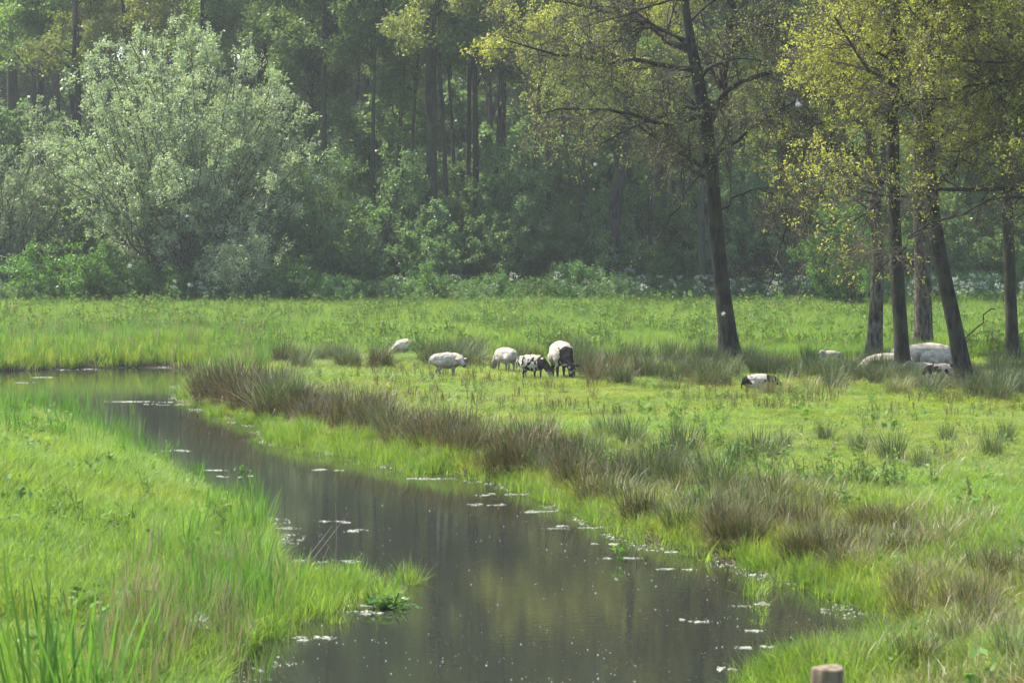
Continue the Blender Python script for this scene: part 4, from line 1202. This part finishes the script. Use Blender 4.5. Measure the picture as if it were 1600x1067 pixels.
# emergent sprigs
def sprig(seed, h, nl):
    g = np.random.default_rng(seed)
    return herb(seed, h, nl, 0.06, 'fresh_leaf', 5)
for k, (px, py, h, lab) in enumerate(((268, 704, 0.20, 'small leafy sprig standing in the stream, farthest upstream on the left'),
                                   (310, 738, 0.16, 'tiny leafy sprig in the stream, middle of the three on the left'),
                                   (377, 747, 0.26, 'leafy sprig in the stream, nearest of the three on the left'),
                                   (972, 876, 0.22, 'leafy sprig standing in the stream near the right bank'),
                                   (608, 950, 0.22, 'yellow green leafy water plant off the left sedge'))):
    a_, b_ = at(px, py)
    me = sprig(950 + k, h, 46 if k < 4 else 120)
    o = obj('water_sprig', me, None, (a_, b_, -0.02))
    if k == 4: o.scale = (2.2, 1.6, 0.8)
    tag(o, lab, 'water plant')
# dead reed stems sticking out of the shallows
g = np.random.default_rng(511)
for k, (x0, y0, x1, y1, lab) in enumerate(((455, 895, 520, 820, 'grey dead stem leaning right in the left shallows'), (470, 890, 545, 800, 'long dead stem in the left shallows'),
                                     (540, 890, 495, 830, 'dead stem leaning left, crossing the others in the shallows'), (524, 880, 524, 785, 'straight upright dead reed in the left shallows'),
                                     (490, 895, 515, 850, 'short dead stem in the left shallows'))):
    a_, b_ = at(x0, y0); A_ = Vector((a_, b_, -0.05)); B_ = atd(x1, y1, b_)
    q = smooth_path([Vector((0, 0, 0)), (B_ - A_) * 0.5 + Vector((0.02, 0, 0.01)), B_ - A_], 6)[None]
    tag(obj('dead_stem', Acc().add(*tubes(q, np.linspace(0.007, 0.003, 6)[None], 5)).mesh('dead_stem', [M['dead_wood']]), None, A_), lab, 'stem')

# ================================================================== SHEEP
def wool_mat():
    m, nt, out = mat_new('wool')
    c = nd(nt, 'ShaderNodeAttribute', attribute_name='coat')
    tc = nd(nt, 'ShaderNodeTexCoord')
    n1 = nd(nt, 'ShaderNodeTexNoise'); n1.inputs['Scale'].default_value = 22; n1.inputs['Detail'].default_value = 5
    nt.links.new(tc.outputs['Object'], n1.inputs['Vector'])
    mr = nd(nt, 'ShaderNodeMapRange'); mr.inputs[1].default_value = 0.3; mr.inputs[2].default_value = 0.7; mr.inputs[3].default_value = 0.72; mr.inputs[4].default_value = 1.1
    nt.links.new(n1.outputs['Fac'], mr.inputs[0])
    col = mixc(nt, 1.0, c.outputs['Color'], mr.outputs[0], 'MULTIPLY')
    p = nd(nt, 'ShaderNodeBsdfPrincipled'); p.inputs['Roughness'].default_value = 0.95
    p.inputs['Specular IOR Level'].default_value = 0.1
    nt.links.new(col, p.inputs['Base Color'])
    bp = nd(nt, 'ShaderNodeBump'); bp.inputs['Strength'].default_value = 0.7; bp.inputs['Distance'].default_value = 0.015
    nt.links.new(n1.outputs['Fac'], bp.inputs['Height']); nt.links.new(bp.outputs[0], p.inputs['Normal'])
    nt.links.new(p.outputs[0], out.inputs[0])
    return m
M['wool'] = wool_mat()
M['ear_white'] = simplemat('pale_ear', (0.52, 0.43, 0.36))
M['ear_dark'] = simplemat('dark_ear', (0.05, 0.04, 0.035))
M['eye'] = simplemat('eye', (0.01, 0.008, 0.006), 0.15, 0.6)
WHITE = np.array([0.47, 0.415, 0.325]); DARK = np.array([0.022, 0.016, 0.014]); FACE = np.array([0.40, 0.35, 0.30])

def sphere_pts(bm, c, r, sc=(1, 1, 1)):
    mtx = Matrix.Translation(c) @ Matrix.Diagonal((r * sc[0], r * sc[1], r * sc[2], 1))
    bmesh.ops.create_icosphere(bm, subdivisions=2, radius=1.0, matrix=mtx)
def chain(bm, pts, step=0.4, sc=(1, 1, 1)):
    """pts: [(x,y,z,r)...] spheres blended along the chain"""
    for (a, b) in zip(pts[:-1], pts[1:]):
        va, vb = Vector(a[:3]), Vector(b[:3])
        n = max(1, int(math.ceil((vb - va).length / (min(a[3], b[3]) * step))))
        for i in range(n + 1):
            t = i / n
            sphere_pts(bm, va.lerp(vb, t), a[3] * (1 - t) + b[3] * t, sc)
def make_sheep(label, loc, heading, size=1.0, pose='graze', coat='white', head_yaw=0.0, lamb=False, seed=0, group='flock of sheep', hup=0.0):
    """heading: direction of the nose in the ground plane, radians from +X"""
    bm = bmesh.new()
    lying = pose == 'lie'
    zc = (0.27 if lying else (0.56 if lamb else 0.60))
    bl = 0.36 if not lamb else 0.30
    br = 1.08 if not lamb else 1.02
    # trunk: rump, barrel, chest
    chain(bm, [(-bl - 0.04, 0, zc + 0.02, 0.20 * br), (-bl * 0.5, 0, zc + 0.0, 0.255 * br), (0.05, 0, zc - 0.01, 0.275 * br), (bl * 0.8, 0, zc - 0.0, 0.245 * br), (bl + 0.07, 0, zc + 0.01, 0.19 * br)], 0.35, (1, 0.92, 1))
    # neck and head
    if pose == 'graze':
        nk = [(bl + 0.05, 0, zc + 0.04, 0.17 * br), (bl + 0.24, 0, zc - 0.10, 0.125), (bl + 0.36, 0, zc - 0.27, 0.10)]
        hd = Vector((bl + 0.37, 0, zc - 0.29)); hdir = Vector((0.42, 0, -0.90))
    elif pose == 'look':
        nk = [(bl + 0.02, 0, zc + 0.06, 0.17 * br), (bl + 0.16, 0, zc + 0.06, 0.14), (bl + 0.26, 0, zc + 0.02, 0.115)]
        hd = Vector((bl + 0.27, 0, zc + 0.02)); hdir = Vector((0.7, 0, -0.72))
    elif lying:
        nk = [(bl + 0.02, 0, zc + 0.04, 0.17 * br), (bl + 0.17, 0, zc + 0.03 + hup, 0.13), (bl + 0.26 - hup * 0.4, 0, zc - 0.03 + 1.6 * hup, 0.10)]
        hd = Vector((bl + 0.29, 0, zc - 0.04)); hdir = Vector((0.85, 0, -0.45))
    q = Matrix.Rotation(head_yaw, 3, 'Z')
    piv = Vector(nk[0][:3])
    def hy(v, f=1.0):
        return piv + (Matrix.Rotation(head_yaw * f, 3, 'Z') @ (Vector(v) - piv))
    nkp = [(*hy(p_[:3], 0.35 + 0.35 * i), p_[3]) for i, p_ in enumerate(nk)]
    chain(bm, nkp, 0.4)
    hd = Vector(nkp[-1][:3]); hdir = (q @ hdir).normalized()
    hk = 1.22 if lamb else 1.08
    chain(bm, [(*(hd - hdir * 0.02), 0.088 * hk), (*(hd + hdir * 0.09 * hk), 0.076 * hk), (*(hd + hdir * 0.19 * hk), 0.052 * hk), (*(hd + hdir * 0.235 * hk), 0.043 * hk)], 0.4)
    # legs
    if not lying:
        lk = 0.95 if not lamb else 1.0
        for sy in (-1, 1):
            y_ = 0.125 * br * sy
            fx = bl * 0.72 + (0.04 if sy > 0 else -0.03)
            chain(bm, [(fx, y_, zc - 0.12, 0.10), (fx + 0.01, y_, 0.36, 0.055), (fx - 0.005, y_, 0.25, 0.040), (fx, y_, 0.07, 0.029), (fx + 0.02, y_, 0.025, 0.034)], 0.5)
            hx = -bl * 0.85 + (0.05 if sy < 0 else -0.02)
            chain(bm, [(hx, y_, zc - 0.08, 0.14), (hx + 0.05, y_, 0.40, 0.085), (hx - 0.055, y_, 0.26, 0.045), (hx - 0.035, y_, 0.08, 0.031), (hx - 0.01, y_, 0.025, 0.035)], 0.5)
    else:
        for sy in (-1, 1):
            chain(bm, [(bl * 0.7, 0.17 * sy, 0.14, 0.09), (bl * 0.7 + 0.18, 0.19 * sy, 0.06, 0.05), (bl * 0.6, 0.21 * sy, 0.045, 0.035)], 0.5)
            chain(bm, [(-bl * 0.8, 0.18 * sy, 0.18, 0.13), (-bl * 0.4, 0.25 * sy, 0.08, 0.07), (-bl * 0.75, 0.27 * sy, 0.05, 0.035)], 0.5)
    # tail
    tz = zc + 0.10
    chain(bm, [(-bl - 0.20 * br, 0, tz, 0.045), (-bl - 0.26 * br, 0, tz - 0.14, 0.038), (-bl - 0.27 * br, 0, max(0.06, tz - 0.30), 0.028)], 0.5)
    me = bpy.data.meshes.new('sheep_raw'); bm.to_mesh(me); bm.free()
    tmp = bpy.data.objects.new('sheep_raw', me); COL.objects.link(tmp)
    rm = tmp.modifiers.new('r', 'REMESH'); rm.mode = 'VOXEL'; rm.voxel_size = 0.021
    sm = tmp.modifiers.new('s', 'SMOOTH'); sm.factor = 0.5; sm.iterations = 4
    dg = bpy.context.evaluated_depsgraph_get()
    bme = bpy.data.meshes.new_from_object(tmp.evaluated_get(dg))
    bpy.data.objects.remove(tmp); bpy.data.meshes.remove(me)
    nv = len(bme.vertices)
    co = np.empty(nv * 3, np.float32); bme.vertices.foreach_get('co', co); co = co.reshape(-1, 3)
    no = np.empty(nv * 3, np.float32); bme.vertices.foreach_get('normal', no); no = no.reshape(-1, 3)
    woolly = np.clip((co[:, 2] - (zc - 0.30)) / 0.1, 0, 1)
    dist_h = (co - np.array(hd + hdir * 0.1)) @ np.array(hdir)
    on_head = np.linalg.norm(co - np.array(hd + hdir * 0.11 * hk), axis=1) < 0.155 * hk
    woolly = np.where(on_head, 0.0, woolly)
    cols = np.empty((nv, 3))
    for i in range(nv):
        v = Vector(co[i])
        w1 = mnoise.noise(v * 8 + Vector((seed, 0, 0))) * 0.6 + mnoise.noise(v * 20) * 0.5
        co[i] += no[i] * w1 * (0.014 if lying else 0.024) * woolly[i]
        coat_tone = 0.80 + 0.35 * mnoise.noise(v * 6 + Vector((seed, 7, 3))) - (0.18 if v.z < zc - 0.12 else 0.0)  # random tone, darker on the lower body
        b_ = mnoise.noise(v * 3.2 + Vector((seed * 3.1, 5, 1))) + 0.4 * mnoise.noise(v * 8 + Vector((seed, 2, 9)))
        if coat == 'white':
            c_ = FACE if on_head[i] else WHITE
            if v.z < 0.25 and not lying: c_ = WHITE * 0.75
            if on_head[i] and dist_h[i] > 0.125 * hk: c_ = FACE * 0.22
        elif coat == 'striped':
            b2 = 0.6 * math.sin(v.x * 31 + 5.0 * b_ + 4 * v.z + 3 * v.y) + 1.5 * b_ + 2.0 * mnoise.noise(Vector((v.x * 15, v.y * 8, v.z * 8)) + Vector((3, 1, seed))) + 0.15 - (0.9 if v.z > zc + 0.19 else 0)
            dk = b2 > 0.25
            if v.x > bl + 0.02: dk = b_ > -0.38
            if v.z < 0.3: dk = b_ > -0.25
            c_ = DARK if dk else WHITE
            if v.x > bl + 0.02 and dk: c_ = DARK * 2.0
        elif coat == 'darkfront':
            dk = (v.x > bl * 0.85 + 0.40 * b_) and v.z < zc + 0.13 + 0.25 * b_ and b_ > -0.36 and abs(v.y) < 0.15 + 0.12 * b_
            dk = dk or b_ > 0.40 or v.z < 0.30 or (v.x > bl + 0.16 and not mnoise.noise(v * 11) > 0.3)
            if on_head[i]: dk = abs(v.y - hd.y) > -1 and mnoise.noise(v * 14) < 0.32
            c_ = DARK if dk else WHITE * 1.0
        else:   # patched
            dk = b_ > -0.40 if not on_head[i] else True
            if abs(v.x + 0.10 + 0.35 * b_ + 0.12 * mnoise.noise(v * 13)) < 0.12 and v.z > 0.10: dk = False
            c_ = DARK if dk else WHITE
        cols[i] = np.asarray(c_) * (coat_tone + 0.1)
    bme.vertices.foreach_set('co', co.ravel())
    ca = bme.color_attributes.new('coat', 'FLOAT_COLOR', 'POINT')
    ca.data.foreach_set('color', np.c_[cols, np.ones(nv)].astype(np.float32).ravel())
    bme.polygons.foreach_set('use_smooth', np.ones(len(bme.polygons), bool))
    bme.materials.clear(); bme.materials.append(M['wool'])
    bme.update()
    root = thing('sheep', loc, label, 'sheep', group, (0, 0, heading), size)
    obj('body', bme, root)
    # ears and eyes on the head
    side = hdir.cross(Vector((0, 0, 1))).normalized()
    top = side.cross(hdir).normalized()
    for s in (-1, 1):
        e0 = hd + hdir * 0.0 + side * (0.078 * s * hk) + top * 0.04
        ax = (side * s + top * 0.18 - hdir * 0.12).normalized()
        wd = ax.cross(top).normalized()
        th = ax.cross(wd).normalized()
        rows = [(0.0, 0.018), (0.05, 0.040), (0.10, 0.036), (0.155, 0.008)]
        V = []
        for (l, w) in rows:
            for (u_, t_) in ((1, 0), (0, 0.28), (-1, 0), (0, -0.28)):
                V.append(e0 + ax * l + wd * (w * u_) + th * (w * t_) + top * (-0.15 * l))
        fs = []
        for r_ in range(3):
            for j in range(4):
                fs.append((r_ * 4 + j, r_ * 4 + (j + 1) % 4, r_ * 4 + 4 + (j + 1) % 4, r_ * 4 + 4 + j))
        fs.append((12, 13, 14, 15))
        obj('ear', build_mesh('ear', np.array([list(v) for v in V]), np.array(fs), None, [M['ear_white' if coat in ('white',) else 'ear_dark']], None, True), root)
        bm2 = bmesh.new(); bmesh.ops.create_uvsphere(bm2, u_segments=8, v_segments=6, radius=0.017, matrix=Matrix.Translation(hd + hdir * 0.075 * hk + side * (0.068 * s * hk) + top * 0.036 * hk))
        em = bpy.data.meshes.new('eye'); bm2.to_mesh(em); bm2.free(); em.materials.append(M['eye'])
        obj('eye', em, root)
    return root
def gp(px, py):
    return ground(px, py) - Vector((0, 0, 0.01))
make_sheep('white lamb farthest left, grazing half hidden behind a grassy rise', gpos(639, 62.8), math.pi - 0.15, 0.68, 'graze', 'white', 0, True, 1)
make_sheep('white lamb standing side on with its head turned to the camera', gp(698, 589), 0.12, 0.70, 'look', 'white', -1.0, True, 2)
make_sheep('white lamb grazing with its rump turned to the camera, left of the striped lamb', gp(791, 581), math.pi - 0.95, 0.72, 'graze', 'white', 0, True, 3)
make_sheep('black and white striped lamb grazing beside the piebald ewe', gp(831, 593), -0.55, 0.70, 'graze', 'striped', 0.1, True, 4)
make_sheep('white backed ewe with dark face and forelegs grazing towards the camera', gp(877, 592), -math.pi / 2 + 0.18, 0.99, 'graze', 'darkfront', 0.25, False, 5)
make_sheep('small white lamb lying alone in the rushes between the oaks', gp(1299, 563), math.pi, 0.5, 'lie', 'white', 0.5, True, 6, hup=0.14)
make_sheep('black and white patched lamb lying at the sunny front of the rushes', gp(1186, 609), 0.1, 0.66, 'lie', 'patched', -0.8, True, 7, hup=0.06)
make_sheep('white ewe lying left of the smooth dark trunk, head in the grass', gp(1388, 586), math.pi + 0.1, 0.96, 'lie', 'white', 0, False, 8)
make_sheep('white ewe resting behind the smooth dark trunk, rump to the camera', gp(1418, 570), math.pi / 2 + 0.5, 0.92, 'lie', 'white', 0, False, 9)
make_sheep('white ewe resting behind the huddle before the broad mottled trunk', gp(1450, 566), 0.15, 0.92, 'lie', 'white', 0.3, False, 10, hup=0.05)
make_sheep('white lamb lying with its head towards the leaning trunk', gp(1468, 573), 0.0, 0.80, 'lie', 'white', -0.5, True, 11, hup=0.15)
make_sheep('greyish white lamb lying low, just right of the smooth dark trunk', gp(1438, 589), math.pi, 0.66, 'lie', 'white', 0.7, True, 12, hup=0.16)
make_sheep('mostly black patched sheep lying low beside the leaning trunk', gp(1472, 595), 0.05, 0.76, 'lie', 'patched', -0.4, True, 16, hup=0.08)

# ================================================================== SMALL THINGS
# wooden post in front
pm, nt, out = mat_new('weathered_post')
tc = nd(nt, 'ShaderNodeTexCoord'); mp = nd(nt, 'ShaderNodeMapping'); mp.inputs['Scale'].default_value = (9, 9, 0.8)
nt.links.new(tc.outputs['Object'], mp.inputs[0])
n1 = nd(nt, 'ShaderNodeTexNoise'); n1.inputs['Scale'].default_value = 4; n1.inputs['Detail'].default_value = 8
nt.links.new(mp.outputs[0], n1.inputs['Vector'])
rp = nd(nt, 'ShaderNodeValToRGB'); rp.color_ramp.elements[0].position = 0.35; rp.color_ramp.elements[0].color = (0.075, 0.05, 0.03, 1)
rp.color_ramp.elements[1].position = 0.65; rp.color_ramp.elements[1].color = (0.27, 0.20, 0.13, 1)
nt.links.new(n1.outputs['Fac'], rp.inputs[0])
p = nd(nt, 'ShaderNodeBsdfPrincipled'); p.inputs['Roughness'].default_value = 0.9
nt.links.new(rp.outputs[0], p.inputs['Base Color'])
bp = nd(nt, 'ShaderNodeBump'); bp.inputs['Strength'].default_value = 0.6; bp.inputs['Distance'].default_value = 0.01
nt.links.new(n1.outputs['Fac'], bp.inputs['Height']); nt.links.new(bp.outputs[0], p.inputs['Normal'])
nt.links.new(p.outputs[0], out.inputs[0])
D = 10.2
top = atd(1293, 1042, D)
rp_ = 26.0 / F * D
zb = H(top.x, D) - 0.3
gz = np.array([zb, zb + 0.6, top.z - 0.35, top.z - 0.025, top.z - 0.006, top.z, top.z + 0.002])
grr = np.array([1, 1, 1, 1, 0.97, 0.90, 0.4]) * rp_
ns = 28
V = []
gg = np.random.default_rng(12)
lump = 1 + 0.03 * gg.normal(size=ns)
for zz, r_ in zip(gz, grr):
    for j in range(ns):
        a = 2 * math.pi * j / ns
        V.append((r_ * lump[j] * math.cos(a), r_ * lump[j] * math.sin(a), zz - zb + (0.004 * math.sin(2 * a) if zz > top.z - 0.03 else 0)))
V.append((0, 0, top.z + 0.002 - zb))
fs = []
for k in range(len(gz) - 1):
    for j in range(ns):
        fs.append((k * ns + j, k * ns + (j + 1) % ns, (k + 1) * ns + (j + 1) % ns, (k + 1) * ns + j))
L_ = (len(gz) - 1) * ns
for j in range(0, ns):
    fs.append((L_ + j, L_ + (j + 1) % ns, len(V) - 1, len(V) - 1))
fs = np.array(fs)
quad, tri = fs[:-ns], fs[-ns:, :3]
me = bpy.data.meshes.new('post'); me.from_pydata(V, [], [tuple(int(i) for i in q) for q in quad] + [tuple(int(i) for i in q) for q in tri])
me.materials.append(pm)
tag(obj('wooden_post', me, None, (top.x, D, zb)), 'round weathered wooden post cut by the bottom picture edge', 'post')

# pale tuft of wool or dead leaf at the lower left water's edge
q = ground(300, 1000)
a = Acc(); a.add(*blades(970, 60, 0.05, 0.16, 0.28, 0.02, 0.5, 3, 1.6))
tag(obj('pale_tuft', a.mesh('pale_tuft', [M['fluff']]), None, q + Vector((0, 0, 0.1))), 'whitish withered tuft among the yellowing reeds at lower left', 'tuft')
# dandelion clocks and yellow flowers by the far meadow edge
for k, (px, py, mt, lab) in enumerate(((645, 489, 'flower', 'white seed head in the far meadow, leftmost'), (657, 489, 'flower', 'white seed head in the far meadow, second from left'),
                                 (717, 489, 'flower', 'white seed head in the far meadow, third from left'), (746, 490, 'flower', 'white seed head in the far meadow, fourth from left'),
                                 (866, 488, 'yellow_flower', 'small yellow flower cluster in the far meadow'))):
    q = atd(px, py, 88.0)
    g = np.random.default_rng(980 + k)
    zb = H(q.x, q.y)
    a = Acc(); a.add(*tubes(np.array([[[0, 0, 0], [0.01, 0, (q.z - zb) * .5], [0, 0, q.z - zb]]]), np.full((1, 3), 0.006), 3), 0.0, 1)
    m = 40
    c = nrm(g.normal(size=(m, 3))) * 0.04 * np.array([1.6 if mt == 'yellow_flower' else 1, 1, 1]) + np.array([0, 0, q.z - zb])
    ax = nrm(g.normal(size=(m, 3))) * 0.022; sd = nrm(np.cross(ax, g.normal(size=(m, 3)))) * 0.022
    a.add(np.stack([c - ax, c + sd, c + ax, c - sd], 1).reshape(-1, 3), np.arange(4 * m).reshape(-1, 4), 0.2)
    tag(obj('dandelion' if mt == 'flower' else 'yellow_flower', a.mesh('seed_head', [M[mt], M['herb']]), None, (q.x, q.y, zb)), lab, 'flower')
# willow fluff drifting in the air
for k, (px, py, D, r_, lab) in enumerate(((1247, 163, 30, 0.035, 'white airborne willow fluff right of the forked oak trunk'), (203, 415, 34, 0.03, 'white airborne willow fluff before the foot of the huge willow'),
                                    (930, 257, 33, 0.022, 'white airborne willow fluff left of the stout leaning trunk'), (1130, 490, 32, 0.026, 'white airborne willow fluff in front of the dark oak trunk'),
                                    (292, 338, 35, 0.022, 'faint airborne willow fluff before the middle of the huge willow'))):
    g = np.random.default_rng(990 + k)
    m = 90
    c = g.normal(size=(m, 3)) * r_ * 0.5
    ax = nrm(g.normal(size=(m, 3))) * r_ * 0.4; sd = nrm(np.cross(ax, g.normal(size=(m, 3)))) * 0.002
    V = np.stack([c - ax, c + sd, c + ax, c - sd], 1).reshape(-1, 3)
    tag(obj('seed_fluff', Acc().add(V, np.arange(4 * m).reshape(-1, 4), 0.0).mesh('seed_fluff', [M['fluff']]), None, atd(px, py, D)), lab, 'fluff')

# ================================================================== HAZE
hm, nt, out = mat_new('haze')
pv = nd(nt, 'ShaderNodeVolumePrincipled')
pv.inputs['Color'].default_value = (0.92, 0.97, 0.96, 1)
pv.inputs['Density'].default_value = HAZE_DENSITY
pv.inputs['Anisotropy'].default_value = 0.3
nt.links.new(pv.outputs[0], out.inputs['Volume'])
bm = bmesh.new()
bmesh.ops.create_cube(bm, size=1.0, matrix=Matrix.Translation((0, 105, 21)) @ Matrix.Diagonal((260, 250, 46, 1)))
me = bpy.data.meshes.new('haze'); bm.to_mesh(me); bm.free(); me.materials.append(hm)
hz = obj('haze', me)
tag(hz, 'thin pale blue haze filling the air over the meadow', 'haze', None, 'stuff')

# ------------------------------------------------------------------ labels of look-alikes: tell them apart by their place
def ordinal(n):
    return '%d%s' % (n, 'th' if 10 <= n % 100 <= 20 else {1: 'st', 2: 'nd', 3: 'rd'}.get(n % 10, 'th'))
def photo_x(o):
    return o.location.x / max(o.location.y, 1.0)
byl = {}
for o in COL.objects:
    if o.parent is None and o.get('group') and o.get('label'):
        byl.setdefault((o['group'], o['label']), []).append(o)
for (gp_, lab), lst in byl.items():
    if len(lst) < 2:
        continue
    lst.sort(key=photo_x)
    for i, o in enumerate(lst):
        o['label'] = lab + ', ' + ('leftmost' if i == 0 else ('rightmost' if i == len(lst) - 1 else ordinal(i + 1) + ' from left'))
